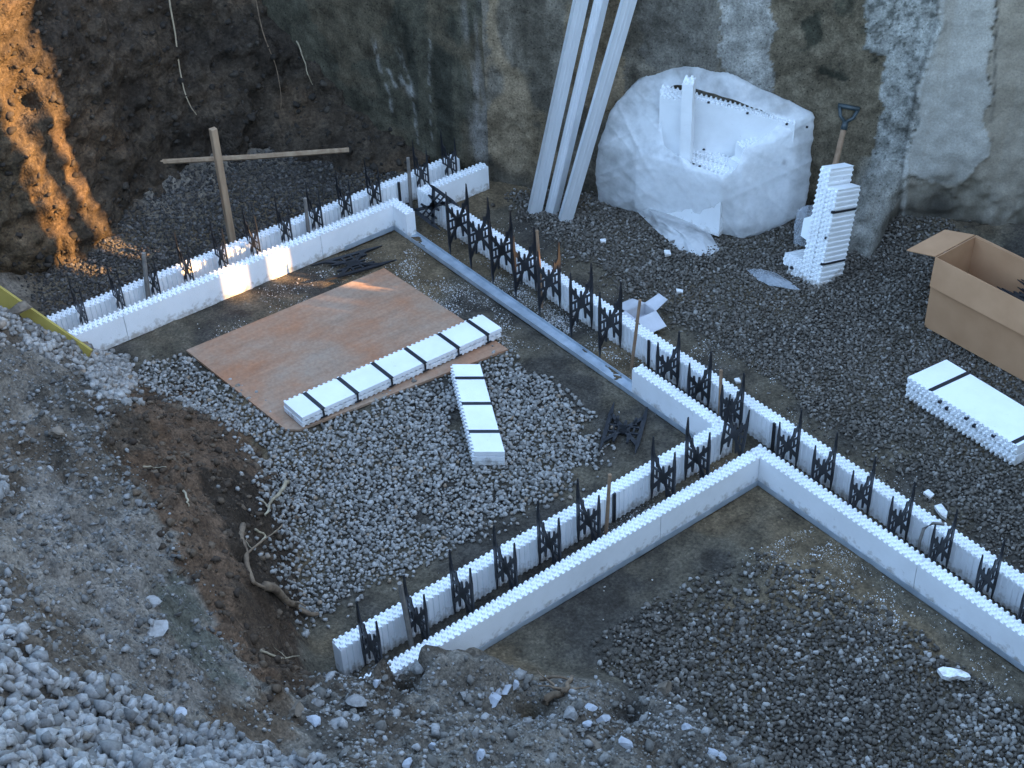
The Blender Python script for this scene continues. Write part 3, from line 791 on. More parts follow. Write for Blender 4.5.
# clods of soil lying on the slopes
M['clod_grey'] = stone_mat('grey_clods', [(0, (0.085, 0.08, 0.073)), (0.6, (0.15, 0.142, 0.132)), (1, (0.24, 0.23, 0.22))])
M['clod_brown'] = stone_mat('brown_clods', [(0, (0.045, 0.032, 0.023)), (0.7, (0.085, 0.059, 0.039)), (1, (0.14, 0.10, 0.068))])
M['clod_dark'] = stone_mat('dark_clods', [(0, (0.026, 0.022, 0.018)), (0.8, (0.045, 0.037, 0.030)), (1, (0.07, 0.058, 0.045))])
SPILL = [[(-60, 345), (60, 345), (130, 395), (105, 440), (150, 505), (190, 570), (235, 650), (215, 720), (125, 690), (30, 640), (-60, 600)]]
BROWN = [[(90, 395), (150, 385), (215, 412), (262, 458), (292, 500), (298, 560), (300, 640), (310, 690), (260, 720), (225, 640), (180, 570), (140, 500), (105, 440)]]
pts, r = surf_pts(34000, (-6.4, -2.6, .0, 2.4), SPILL, 61)
sz = .0024 + .016 * r.random(len(pts)) ** 6; pts[:, 2] += sz * .2
tag(scatter('soil_clods', pts, sz, M['clod_grey'], 1, 6, .75, 62), 'dusty grey clods covering the slope of the spoil bank', 'soil', kind='stuff')
pts, r = surf_pts(22000, (-6.4, -3.2, .6, 2.5), BROWN, 63)
sz = .0022 + .020 * r.random(len(pts)) ** 9; pts[:, 2] += sz * .2
tag(scatter('soil_clods', pts, sz, M['clod_brown'], 1, 6, .8, 64), 'brown clods on the cut face above the grey gravel', 'soil', kind='stuff')
r = np.random.default_rng(65); ii, jj = r.integers(0, 325, 14000), r.integers(4, 149, 14000)
f1, f2 = r.random(14000)[:, None], r.random(14000)[:, None]
pts = BP[ii, jj] * (1 - f1) * (1 - f2) + BP[ii + 1, jj] * f1 * (1 - f2) + BP[ii, jj + 1] * (1 - f1) * f2 + BP[ii + 1, jj + 1] * f1 * f2
sz = .003 + .026 * r.random(14000) ** 9 + .012 * (pts[:, 2] < .25) * r.random(14000) ** 3
tag(scatter('soil_clods', pts, sz, M['clod_dark'], 1, 6, .85, 66), 'dark clods clinging to the face of the dirt bank', 'soil', kind='stuff')

# ------------------------------------------------------------------ white foam crumbs
def crumbs(pts, label, seed):
    r = np.random.default_rng(seed); sz = .001 + .0038 * r.random(len(pts)) ** 5
    pts = pts.copy(); pts[:, 2] += sz * .5
    tag(scatter('foam_crumbs', pts, sz, M['foam'], 1, 4, .9, seed), label, 'foam crumbs', kind='stuff')
def crumb_line(n, p0, p1, w, seed):
    n = int(n * 3)
    r = np.random.default_rng(seed); t = r.random(n); p0, p1 = np.array(p0), np.array(p1)
    d = (p1 - p0) / np.linalg.norm(p1 - p0); nn = np.array([-d[1], d[0]])
    xy = p0 + t[:, None] * (p1 - p0) + (r.normal(size=n) * w)[:, None] * nn
    k = fbm(xy[:, 0] * 6, xy[:, 1] * 6, 0, 3, seed) + r.normal(size=n) * .3 > .0
    xy = xy[k]
    return np.stack([xy[:, 0], xy[:, 1], terrain(xy[:, 0], xy[:, 1])], 1)
a = np.concatenate([crumb_line(2600, (-6.15, 3.76), (-4.9, 3.72), .07, 1), crumb_line(900, (-6.0, 3.55), (-5.4, 3.62), .06, 2), crumb_line(500, (-6.3, 2.9), (-6.2, 3.8), .06, 3), crumb_line(400, (-6.1, 2.5), (-6.08, 3.4), .05, 4)])
a = a[a[:, 1] < 3.85]
crumbs(a, 'white foam crumbs scattered on the dirt at the head of the rusty board', 5)
a = np.concatenate([crumb_line(1500, (-6.2, 4.02), (-4.4, 4.02), .05, 6), crumb_line(900, (-5.4, 4.0), (-4.9, 4.0), .04, 7), crumb_line(500, (-3.6, 3.1), (-3.58, 3.9), .04, 8)])
crumbs(a, 'white foam crumbs lying inside the hollow of the long form wall', 9)
a = np.concatenate([crumb_line(1100, (-6.2, 4.3), (-4.2, 4.32), .1, 10), crumb_line(1100, (-3.8, 4.28), (-1.8, 4.3), .07, 11), crumb_line(500, (-4.4, 4.45), (-3.9, 4.5), .1, 12)])
a = a[a[:, 1] > 4.16]
crumbs(a, 'white foam crumbs along the outer side of the long form wall', 13)
a = np.concatenate([crumb_line(3200, (-3.1, 3.72), (-1.7, 3.55), .11, 14), crumb_line(900, (-2.4, 3.45), (-1.8, 3.3), .12, 15)])
a = a[a[:, 1] < 3.85]
crumbs(a, 'white foam crumbs under the long form wall in the lower right bay', 16)
r = np.random.default_rng(17); xy = np.stack([r.uniform(-6.3, -1.7, 420), r.uniform(2.3, 5.9, 420)], 1); xy = xy[~in_walls(xy[:, 0], xy[:, 1])]
crumbs(np.stack([xy[:, 0], xy[:, 1], terrain(xy[:, 0], xy[:, 1]) + .008], 1), 'stray white foam crumbs flecking the excavation floor', 18)

# ------------------------------------------------------------------ foam form walls
PH, PT, CAV = 0.160, 0.064, 0.154
def foam_panel(mb, o, d, n, L, h=PH, z0=0.004, up=(0, 0, 1), nubs=True, t=PT, corr=True):
    """flat face through o along d; n points from the flat face into the panel; back is grooved; nubs along the top"""
    o, d, n, up = [np.asarray(a, float) for a in (o, d, n, up)]
    pitch = .028
    k = max(1, int(round(L / pitch))); pitch = L / k
    prof = []
    for i in range(k):
        x = i * pitch
        prof += [(x, t), (x + pitch * .34, t), (x + pitch * .44, t - (.006 if corr else 0)), (x + pitch * .9, t - (.006 if corr else 0))]
    prof.append((L, t))
    m = len(prof); lo, hi = up * z0, up * h
    vs = []
    for x, y in prof:
        vs += [o + d * x + lo, o + d * x + n * y + lo, o + d * x + n * y + hi, o + d * x + hi]
    fs = []
    for i in range(m - 1):
        a, b = 4 * i, 4 * i + 4
        fs += [(a, a + 1, b + 1, b), (a + 1, a + 2, b + 2, b + 1), (a + 2, a + 3, b + 3, b + 2), (a + 3, a, b, b + 3)]
    fs += [(0, 3, 2, 1), (4 * m - 4, 4 * m - 3, 4 * m - 2, 4 * m - 1)]
    mb.add(vs, fs)
    if nubs:
        rows = [(.0, .019), (.0225, .0415), (.045, .0635)]
        rows = [(a * t / .064, b * t / .064) for a, b in rows]
        for rr, (y0, y1) in enumerate(rows):
            for i in range(k):
                x = i * pitch + (0.002 if rr % 2 == 0 else pitch * .5 + .002)
                x1 = min(x + pitch * .52, L)
                if x1 - x < .006: continue
                e = .0025; H = up * (h + .011); B = up * (h - .002)
                vs = [o + d * x + n * y0 + B, o + d * x1 + n * y0 + B, o + d * x1 + n * y1 + B, o + d * x + n * y1 + B,
                      o + d * (x + e) + n * (y0 + (e if rr else .0006)) + H, o + d * (x1 - e) + n * (y0 + (e if rr else .0006)) + H, o + d * (x1 - e) + n * (y1 - e) + H, o + d * (x + e) + n * (y1 - e) + H]
                mb.add(vs, [(4, 5, 6, 7), (0, 1, 5, 4), (1, 2, 6, 5), (2, 3, 7, 6), (3, 0, 4, 7)])

def tie_mesh(name='web_tie'):
    mb = MB(); th = .006; W = CAV
    def pr(pts): mb.prism([(u, -th / 2, z) for u, z in pts], (0, th, 0))
    for u in (.008, W - .008):
        pr([(u, 0.0), (u + .008, .07), (u + .009, .265), (u + .0015, .345), (u - .0015, .345), (u - .009, .265), (u - .008, .07)])
    def bar(a, b, w0, w1=None):
        w1 = w0 if w1 is None else w1
        a, b = np.array(a), np.array(b); d = (b - a) / np.linalg.norm(b - a); q = np.array([-d[1], d[0]])
        pr([tuple(a + q * w0 / 2), tuple(a - q * w0 / 2), tuple(b - q * w1 / 2), tuple(b + q * w1 / 2)])
    c = W / 2
    bar((.01, .07), (W - .01, .26), .017); bar((.01, .26), (W - .01, .07), .017)
    bar((.01, .142), (W - .01, .142), .009); bar((.01, .185), (W - .01, .185), .009)
    for u in (.036, .056, W - .056, W - .036): bar((u, .142), (u, .185), .007)
    pr([(c - .02, .15), (c, .135), (c + .02, .15), (c + .02, .177), (c, .192), (c - .02, .177)])
    for u, h0, h1 in ((.040, .20, .252), (c, .17, .226), (W - .040, .20, .252)):
        bar((u, h0), (u, h1), .02, .008)
    for u, h0, h1 in ((.050, .125, .075), (W - .050, .125, .075)):
        bar((u, h0), (u, h1), .018, .008)
    me = bpy.data.meshes.new(name); me.from_pydata(mb.v, [], mb.f); me.update()
    bm = bmesh.new(); bm.from_mesh(me); bmesh.ops.recalc_face_normals(bm, faces=bm.faces); bm.to_mesh(me); bm.free()
    me.materials.append(M['tie'])
    return me
TIE = tie_mesh()
def tie(parent, x, y, rz, z=0.006, tilt=(0, 0), sc=(1, 1, 1)):
    o = bpy.data.objects.new('web_tie', TIE); COL.objects.link(o); o.parent = parent
    w = world_loc(parent); o.location = (x - w[0], y - w[1], z - w[2]); o.rotation_euler = (tilt[0], tilt[1], rz); o.scale = sc
    return o
def panels(parent, o, d, n, L, piece=1.22, first=None):
    o, d = np.array(o, float), np.array(d, float); s = 0; p = first or piece
    while s < L - .01:
        l = min(p, L - s); mb = MB(); foam_panel(mb, o + d * s, d, n, l - .003); mb.build('foam_panel', M['foam'], parent)
        s += l; p = piece
def stub(parent, p, n, h=.165):
    mb = MB(); p = np.array(p, float); n = np.array(n, float); d = np.array([-n[1], n[0], 0])
    mb.box(p - d * .007 + (0, 0, .01), d * .014, n * .009, (0, 0, h)); mb.build('web_strip', M['tie'], parent)

# far wall (along the dirt bank)
A = thing('foam_form_wall', 'white foam form wall along the foot of the dark dirt bank', 'form wall', (-6.53, 3.0, 0), 'foam form walls')
panels(A, (-6.386, 1.70, 0), (0, 1, 0), (-1, 0, 0), 3.936 - 1.70, first=.46)
panels(A, (-6.386 + .0, 3.872, 0), (1, 0, 0), (0, 1, 0), .135)
panels(A, (-6.386, 4.158, 0), (0, 1, 0), (-1, 0, 0), .415)
panels(A, (-6.645, 1.70, 0), (0, 1, 0), (1, 0, 0), 4.50 - 1.70, first=.7)
for i, y in enumerate((1.99, 2.205, 2.412, 2.612, 2.826, 3.03, 3.236, 3.44, 3.64, 3.84, 4.18, 4.385)):
    tie(A, -6.603, y, 0, sc=(1, .5, 1.13))
stub(A, (-6.581, 4.045, 0), (1, 0, 0), .16)
# long wall
B = thing('foam_form_wall', 'longest white foam form wall, one side left open in its far half, running past the wrapped bundle', 'form wall', (-4.0, 4.0, 0), 'foam form walls')
panels(B, (-6.452, 4.154, 0), (1, 0, 0), (0, -1, 0), 5.0, first=1.0)
panels(B, (-4.293, 3.872, 0), (1, 0, 0), (0, 1, 0), 4.293 - 3.722)
panels(B, (-3.487, 3.872, 0), (1, 0, 0), (0, 1, 0), 2.066, first=.966)
xl = [-5.926, -5.727, -5.523, -5.318, -5.112, -4.848, -4.62, -4.19, -3.97, -3.75]
for i, x in enumerate(xl): tie(B, x, 4.09, -math.pi / 2, z=.004 if i > 6 else 0.01, sc=(1, 1.3, 1.0 if i > 6 else 1.2))
for x in (-3.388, -3.175, -2.957, -2.741, -2.52, -2.285, -2.075, -1.87, -1.66): tie(B, x, 4.09, -math.pi / 2)
stub(B, (-4.407, 4.09, 0), (0, -1, 0)); stub(B, (-3.542, 4.09, 0), (0, -1, 0))
o = tie(B, -6.2, 4.06, 0)
tu = Vector((0, .80, .60)); tw = Vector((1, -.04, -.02)).normalized(); tn = tw.cross(tu).normalized(); tu = tn.cross(tw)
tc = Vector((-6.405, 3.985, .10)) - Vector(world_loc(B))
o.matrix_local = Matrix(((1.25 * tu.x, 1.3 * tn.x, tw.x, tc.x), (1.25 * tu.y, 1.3 * tn.y, tw.y, tc.y), (1.25 * tu.z, 1.3 * tn.z, tw.z, tc.z), (0, 0, 0, 1)))
# cross wall
CY0 = 1.775
Cw = thing('foam_form_wall', 'white foam form wall crossing the floor from the rubble heap to the long wall', 'form wall', (-3.57, 2.8, 0), 'foam form walls')
panels(Cw, (-3.72, CY0, 0), (0, 1, 0), (1, 0, 0), 3.936 - CY0, first=1.1)
panels(Cw, (-3.423, 1.50, 0), (0, 1, 0), (-1, 0, 0), 3.8715 - 1.50, first=.55)
for y in (1.871, 2.094, 2.318, 2.541, 2.773, 2.99, 3.422, 3.63): tie(Cw, -3.656, y, 0, z=.01, sc=(1, 1.2, 1.08))
tie(Cw, -3.650, 3.845, -.12, z=.05, tilt=(math.radians(-6), 0))
stub(Cw, (-3.656, 3.2, 0), (1, 0, 0))

# galvanised tracks under the panels
def track(o, d, n, L, label, lip=.03, w=.07):
    mb = MB(); o, d, n = [np.array(a, float) for a in (o, d, n)]; t = .0018
    mb.box(o - n * .004, d * L, n * t, (0, 0, lip))
    mb.box(o - n * .004 + (0, 0, .0005), d * L, n * w, (0, 0, .002))
    mb.box(o + n * (w - .004), d * L, n * t, (0, 0, lip * .6))
    tag(mb.build('metal_track', M['track'], base=o), label, 'metal track', 'metal tracks under the form walls')
track((-6.38, 3.866, .004), (1, 0, 0), (0, 1, 0), 2.655, 'grey metal track lying mostly empty along the open side of the long wall', w=.074)
track((-3.416, 3.866, .004), (1, 0, 0), (0, 1, 0), 2.0, 'grey metal track under the long wall in the lower right bay')
track((-3.417, 1.5, .004), (0, 1, 0), (-1, 0, 0), 2.36, 'grey metal track under the cross wall on its lower right side')
track((-6.380, 3.52, .004), (0, 1, 0), (-1, 0, 0), .34, 'short grey metal track under the corner of the far form wall')

# rods and sticks standing in the forms
def rod(x, y, tx, ty, tz, rad, mat, label, name='rod'):
    mb = MB(); mb.tube([(x, y, -.03), ((x + tx) / 2 + .002, (y + ty) / 2, tz / 2), (tx, ty, tz)], [rad, rad, rad * .9], 8)
    tag(mb.build(name, M[mat], base=(x, y, 0), smooth=False), label, 'rod', 'rods standing in the form walls')
rod(-6.53, 4.087, -6.53, 4.097, .335, .011, 'grey_rod', 'grey brown rod in the far form wall, by the corner with the long wall')
rod(-6.53, 3.376, -6.53, 3.39, .335, .011, 'grey_rod', 'grey rod halfway along the far form wall')
rod(-6.53, 2.353, -6.53, 2.395, .385, .013, 'grey_rod', 'tilted grey pipe end in the far form wall near the yellow board')
rod(-5.189, 4.02, -5.251, 4.05, .445, .009, 'stick', 'thin orange brown stick in the long wall below the metal studs', 'stick')
rod(-4.466, 4.02, -4.44, 4.05, .42, .009, 'stick', 'brown stick in the long wall by the small open carton', 'stick')
rod(-3.829, 4.02, -3.867, 4.05, .315, .009, 'stick', 'short brown stick in the long wall just before the cross wall', 'stick')
rod(-3.57, 2.053, -3.575, 2.03, .435, .011, 'grey_rod', 'grey rod in the cross wall near the rubble heap')
rod(-3.57, 3.076, -3.565, 3.098, .40, .009, 'stick', 'brown stick halfway along the cross wall', 'stick')
mb = MB(); mb.tube([(-2.63, 4.03, 0), (-2.635, 4.03, .12), (-2.63, 4.035, .19), (-2.60, 4.05, .235), (-2.56, 4.07, .245)], .007, 8)
tag(mb.build('bent_cable', M['grey_rod'], base=(-2.63, 4.03, 0), smooth=True), 'grey cable bent over the top of the long wall', 'cable')

# loose ties lying on the ground
def loose_tie(px, py, ang, label, s=1.1):
    p = at(px, py); e = at(px + 10 * math.cos(ang), py - 10 * math.sin(ang)) - p; rz = math.atan2(e[1], e[0])
    r = bpy.data.objects.new('loose_tie', TIE); COL.objects.link(r)
    r.matrix_world = Matrix.Translation((p[0], p[1], .02)) @ Matrix.Rotation(rz, 4, 'Z') @ Matrix.Rotation(.07, 4, 'Y') @ Matrix(((0, 0, s, -.17 * s), (s, 0, 0, -.077 * s), (0, 1.6, 0, 0), (0, 0, 0, 1)))
    tag(r, label, 'plastic tie', 'loose plastic ties on the ground')
loose_tie(354, 266, .34, 'black plastic tie lying flat beside the top edge of the rusty board', 1.3)
loose_tie(624, 432, 1.32, 'black plastic tie lying flat in the corner between the cross wall and the long wall', 1.2)

# ------------------------------------------------------------------ rusty board and the foam panels lying about
cs = [at(186, 350, .022), at(384, 268, .022), at(508, 349, .022), at(290, 433, .022)]
mb = MB(); mb.prism([c - np.array([0, 0, .013]) for c in cs], (0, 0, .013))
# corner knocked off
c3 = cs[3] - np.array([0, 0, .013])
ring = [cs[0], cs[1], cs[2], cs[3] + (cs[2] - cs[3]) / np.linalg.norm(cs[2] - cs[3]) * .05, cs[3] + (cs[0] - cs[3]) / np.linalg.norm(cs[0] - cs[3]) * .04]
mb = MB(); mb.prism([c - np.array([0, 0, .013]) for c in ring], (0, 0, .013))
tag(mb.build('plywood_sheet', M['ply'], base=(-5.6, 3.0, 0)), 'rust stained plywood sheet lying on the gravel of the middle bay', 'plywood')

def lying_panel(name, corner, along, across, thick, label, strips, cat='foam panel', group='foam panels lying on the ground', layers=1, studs=True, top_strip=.011, end_grooves=True, mids=None):
    """corner = lower corner; along = long edge, across = short edge (the toothed edges are the two long sides)"""
    corner, along, across = [np.array(a, float) for a in (corner, along, across)]
    L, w = np.linalg.norm(along), np.linalg.norm(across); d, n = along / L, across / w
    r = thing(name, label, cat, corner, group)
    for k in range(layers):
        mb = MB(); z0 = corner + np.array([0, 0, k * thick])
        # body lying flat: flat face up
        jit = d * (.004 * math.sin(5 * k + L * 9)) + n * (.003 * math.cos(7 * k))
        foam_panel(mb, z0 + jit + np.array([0, 0, thick - .001]), d, (0, 0, -1), L, h=w - .012, z0=.0, up=n, t=thick - .005)
        mb.build('foam_body', M['foam'], r)
    zt = corner + np.array([0, 0, layers * thick])
    for s in strips:
        mb = MB(); mb.box(zt + d * (s - .011) - n * .003 - (0, 0, .003), d * .022, n * (w - .006), (0, 0, .0045))
        if studs:
            mb.box(zt + d * (s - .004) - n * .004 - (0, 0, .045), d * .008, n * .006, (0, 0, .042))
            mb.box(zt + d * (s - .018) - n * .005 - (0, 0, .052), d * .036, n * .005, (0, 0, .007))
        mb.build('web_strip', M['tie'], r)
    return r
a0, a1, a2 = at(304, 428, .024), at(502.5, 338, .024), at(284.5, 411, .024)
lying_panel('foam_board', a0, a1 - a0, a2 - a0, 0.032, 'long white foam panel with six black strips lying on the rusty board', [.115, .31, .51, .71, .915, 1.10], layers=2)
b0, b1, b2 = at(473, 466, .01), at(448, 379, .01), at(505.5, 466, .01)
lying_panel('foam_board', b0 + (b2 - b0), at(481, 378, .01) - b2, b0 - b2, .030, 'white foam panel stack with three black strips lying on the grey gravel', [.15, .37, .58], layers=3, studs=False)
c0, c1, c2 = at(911, 398, .0), at(1011, 458, .0), at(956, 372, .0)
v_al = np.array([.66, -.03, 0.]); v_ac = np.array([.03, .26, 0.])
cc = np.array([-3.405, 4.86, .012])
lying_panel('foam_board', cc + v_ac, v_al, -v_ac, .062, 'short white foam panel pair lying on the dark gravel below the cardboard box', [.135, .63], layers=2, studs=False)
fp = [o for o in COL.objects if o.get('label', '').startswith('short white foam panel pair')][0]
for k, (s, z) in enumerate(((.20, .098), (.245, .085), (.36, .10), (.41, .085), (.52, .098))):
    p = cc + v_al * (s / .66) + np.array([0, -.0075, z]); mb = MB(); mb.box(p, (.016, 0, 0), (0, .02, 0), (0, 0, .012)); mb.build('web_end', M['tie'], fp)

# foam scraps
def scrap(px, py, size, label, flat=.35, seed=0, z=.012):
    r = np.random.default_rng(seed); v, f = stone_shape(2, r, 9); v = v * np.array(size)
    p = at(px, py, z); mb = MB(); a = r.uniform(0, 6.28); c, s = math.cos(a), math.sin(a)
    mb.add([(p[0] + c * x - s * y, p[1] + s * x + c * y, p[2] + q) for x, y, q in v], [tuple(t) for t in f])
    tag(mb.build('foam_scrap', M['foam'], base=p), label, 'foam scrap', 'foam scraps on the ground')
def flatscrap(ring, label, th=.02):
    mb = MB(); pts = [at(x, y, .012) for x, y in ring]; mb.prism(pts, (0, 0, th))
    tag(mb.build('foam_scrap', M['foam'], base=np.mean(pts, 0)), label, 'foam scrap', 'foam scraps on the ground')
flatscrap([(937, 672), (942, 670), (950, 671), (960, 673), (968, 677), (970, 680), (964, 681), (957, 679), (949, 681), (942, 679)], 'white foam offcut lying on the dark gravel of the lower right bay')
flatscrap([(600, 241), (606, 240), (606, 243), (601, 244)], 'tiny white foam scrap on the gravel below the metal studs', .012)
flatscrap([(664, 252), (670, 252), (671, 256), (665, 257)], 'small square foam scrap beside the crumpled plastic sheet', .014)
flatscrap([(676, 290), (683, 291), (683, 293), (677, 294)], 'thin foam scrap on the gravel above the small carton', .01)
flatscrap([(934, 508), (941, 506), (947, 514), (946, 521), (940, 517)], 'white foam scrap on the gravel outside the long wall', .015)
flatscrap([(923, 494), (928, 491), (934, 496), (930, 500)], 'small foam scrap near the bent cable outside the long wall', .012)
flatscrap([(734, 440 - 60), (739, 379), (741, 383), (736, 384)], 'tiny foam chip outside the long wall near the short stick', .01)

# ------------------------------------------------------------------ stake with cross bar
bb = thing('batter_board', 'wooden stake with a thin cross bar in front of the dirt bank', 'stake', (-6.89, 3.066, 0))
mb = MB()
mb.prism([(-6.905, 3.048, -.02), (-6.870, 3.048, -.02), (-6.870, 3.086, -.02), (-6.905, 3.086, -.02)], (0.0, 0.004, .765)); mb.build('stake', M['wood'], bb, bevel=.003)
e0, e1 = at(159, 162, .26), at(349, 150, .22)
off = (np.array([-6.912, 3.066]) - e0[:2]); dd = (e1 - e0)
mb = MB(); mb.tube([e0, e0 + dd * .5 + np.array([0, 0, -.006]), e1], [.016, .017, .016], 6); mb.build('cross_bar', M['wood'], bb)

# ------------------------------------------------------------------ metal studs leaning on the wall
def stud(bpx, tpx, label, w=.09, dp=.04, turn=0.0):
    b = at(*bpx, 0)
    dist0 = (b[:2] - W0) @ N2                # negative: in front of the wall
    off = dist0 * .5
    for _ in range(30):
        s, z = on_wall(tpx[0], tpx[1], 2, off); off = dist0 * (1 - z / (WALL_TOP + .02)) - .01
    t = np.array([*(W0 + s * D2 + off * N2), z])
    d = (t - b) / np.linalg.norm(t - b); L = 3.05
    u = np.array([D2[0], D2[1], 0]); u = u - d * (u @ d); u /= np.linalg.norm(u); v = np.cross(d, u)
    if v @ np.array([N2[0], N2[1], 0]) < 0: v = -v
    c, s_ = math.cos(turn), math.sin(turn); u, v = u * c + v * s_, v * c - u * s_
    mb = MB(); e = .0016
    mb.box(b - u * w / 2, u * w, v * e, d * L)                 # web
    mb.box(b - u * w / 2, u * e, v * dp, d * L); mb.box(b + u * (w / 2 - e), u * e, v * dp, d * L)    # flanges
    mb.box(b - u * w / 2 + v * dp, u * .012, v * e, d * L); mb.box(b + u * (w / 2 - .012) + v * dp, u * .012, v * e, d * L)
    mb.box(b - u * .012 - v * .0025, u * .006, v * .003, d * L); mb.box(b + u * .008 - v * .0025, u * .006, v * .003, d * L)
    tag(mb.build('metal_stud', M['steel'], base=b), label, 'metal stud', 'metal studs leaning on the wall')
stud((535.5, 214), (582.5, 0), 'leftmost galvanised stud leaning on the wall, the brightest of the three', .076, .042, .55)
stud((548.5, 214), (598.5, 0), 'middle galvanised stud leaning on the wall, turned with its open side out', .07, .042, -.62)
stud((566, 222), (630.5, 0), 'galvanised stud leaning on the wall, nearest to the wrapped bundle', .076, .042, .5)

# ------------------------------------------------------------------ wrapped bundle
Wb = thing('foam_bundle', 'big bundle of white foam blocks half wrapped in milky plastic against the wall', 'foam bundle', (-5.3, 5.2, 0))
def wp(s, off, z): return np.array([*(W0 + s * D2 - off * N2), z])       # s along the wall, off in front of it
def slab(name, p, a, b, c, nub=True):
    """p corner, a along, b thickness, c up"""
    mb = MB(); a, b, c = [np.array(x, float) for x in (a, b, c)]
    L, t, h = np.linalg.norm(a), np.linalg.norm(b), np.linalg.norm(c)
    foam_panel(mb, p, a / L, b / t, L, h=h, z0=0, up=c / h, t=t, nubs=nub)
    return mb.build(name, M['foam'], Wb)
sL, _ = on_wall(664, 75, 2); sR, _ = on_wall(808, 116, 2)
ex = np.array([*D2, 0.]); en = np.array([*-N2, 0.])
# high back panels
slab('foam_block', wp(sL, .12, .05), ex * (sR - sL - .06) + np.array([0, 0, -.14]), -en * .07, (0, 0, .72))
_s0, _z0 = on_wall(684, 77, 2, -.22); _s1, _z1 = on_wall(695, 77, 2, -.22)
slab('foam_block', wp(_s0, .28, .20), ex * (_s1 - _s0), -en * .10, (0, 0, _z0 - .215))
slab('foam_block', wp(_s0 - .14, .17, .05), ex * .15, -en * .05, (0, 0, .70))
# lower front stack with its broad toothed top
f0, f1 = at(636, 152, .40), at(722, 180, .385)
fd = f1 - f0; fl = np.linalg.norm(fd); fu = fd / fl; fn = np.array([-fu[1], fu[0], 0]); fn /= np.linalg.norm(fn)
for k in range(3):
    slab('foam_block', f0 - np.array([0, 0, .37]) + fn * .075 * k + fu * .01 * k, fd, fn * .072, (0, 0, .36 + .012 * k))
mb = MB()
for k in range(13):
    u = .06 + .055 * (k % 7) + .013 * (k // 7); w = .035 + .07 * (k % 3)
    if u > fl - .02: continue
    p = f0 + fu * u + fn * w + np.array([0, 0, .012 + .012 * int(w / .075)]); mb = MB(); mb.box(p, fu * .012, fn * .012, (0, 0, .006)); mb.build('web_end', M['tie'], Wb)
for k in range(7):
    p = wp(sL + .16 + .11 * k, .09 + .03 * (k % 2), .05 + .72 - .17 * (.16 + .11 * k) / (sR - sL)) + np.array([0, 0, .008]); mb = MB(); mb.box(p, ex * .013, en * .013, (0, 0, .008)); mb.build('web_end', M['tie'], Wb)
# right end block standing tall at the near corner
g0 = at(726, 226, .02)
slab('foam_block', np.array([-5.045, 5.345, .02]), np.array([.085, .34, 0.]), (-.09, .02, 0), (-.01, .03, .50))
slab('foam_block', np.array([-5.15, 5.34, .02]), np.array([.11, .0, 0.]), (0, .07, 0), (0, .01, .42), False)
# milky wrap
def wpx(px, py, off):
    s, z = on_wall(px, py, 2, -off); return wp(s, off, z)
def patch(rows, seed, amp=.012, su=26, sv=16):
    G = np.array([[c if isinstance(c, np.ndarray) else at(*c) for c in r_] for r_ in rows]); m, n = G.shape[:2]
    u, v = np.linspace(0, m - 1, sv), np.linspace(0, n - 1, su)
    i = np.clip(u.astype(int), 0, m - 2); j = np.clip(v.astype(int), 0, n - 2); fu_, fv_ = (u - i)[:, None, None], (v - j)[None, :, None]
    fu_ = fu_ * fu_ * (3 - 2 * fu_) * .5 + fu_ * .5; fv_ = fv_ * fv_ * (3 - 2 * fv_) * .5 + fv_ * .5
    I, J = np.meshgrid(i, j, indexing='ij')
    Pp = G[I, J] * (1 - fu_) * (1 - fv_) + G[I + 1, J] * fu_ * (1 - fv_) + G[I, J + 1] * (1 - fu_) * fv_ + G[I + 1, J + 1] * fu_ * fv_
    UU, VV = np.meshgrid(u, v, indexing='ij')
    dsp = amp * (fbm(VV * 2.3 + UU * 1.1, UU * .9, seed, 3, seed) + .9 * np.abs(vnoise(VV * 4.5 - UU * 1.5, UU * 1.2, 3, seed + 1)))
    out = np.array([.45, -.75, .35])
    return Pp + dsp[..., None] * out
def wpx(px, py, off):
    s, z = on_wall(px, py, 2, -off); return wp(s, off, z)
hull = [at(*c) for c in [(600, 203, 0), (597, 172, .2), (602, 142, .42), (610, 115, .57), (625, 95, .68), (642, 78, .78), (667, 68, .84),
        (810, 145, .46), (807, 180, .26), (803, 212, .06), (785, 223, .03), (745, 239, 0), (724, 233, .01), (690, 226, 0), (642, 208, 0),
        (634, 148, .43), (722, 178, .41), (740, 128, .61), (786, 112, .67)]] + [wpx(*p, .02) for p in ((700, 68), (738, 79), (775, 95), (813, 113))]
bm = bmesh.new()
for p in hull: bm.verts.new(p)
g_ = bmesh.ops.convex_hull(bm, input=bm.verts)
bmesh.ops.delete(bm, geom=[v for v in bm.verts if not v.link_faces], context='VERTS')
bmesh.ops.triangulate(bm, faces=bm.faces)
for _ in range(6):
    le = [e for e in bm.edges if e.calc_length() > .02]
    if le: bmesh.ops.subdivide_edges(bm, edges=le, cuts=1)
    bmesh.ops.triangulate(bm, faces=bm.faces)
    if 1 < _ < 4: bmesh.ops.smooth_vert(bm, verts=bm.verts, factor=.12, use_axis_x=True, use_axis_y=True, use_axis_z=True)
for _ in range(1): bmesh.ops.smooth_vert(bm, verts=bm.verts, factor=.2, use_axis_x=True, use_axis_y=True, use_axis_z=True)
bm.normal_update()
vv = np.array([v.co[:] for v in bm.verts]); nn = np.array([v.normal[:] for v in bm.verts])
cen = vv.mean(0)
if ((vv - cen) * nn).sum() < 0: nn = -nn
a_ = vv @ np.array([.8, .5, .33]); b_ = vv @ np.array([-.3, .1, .95])
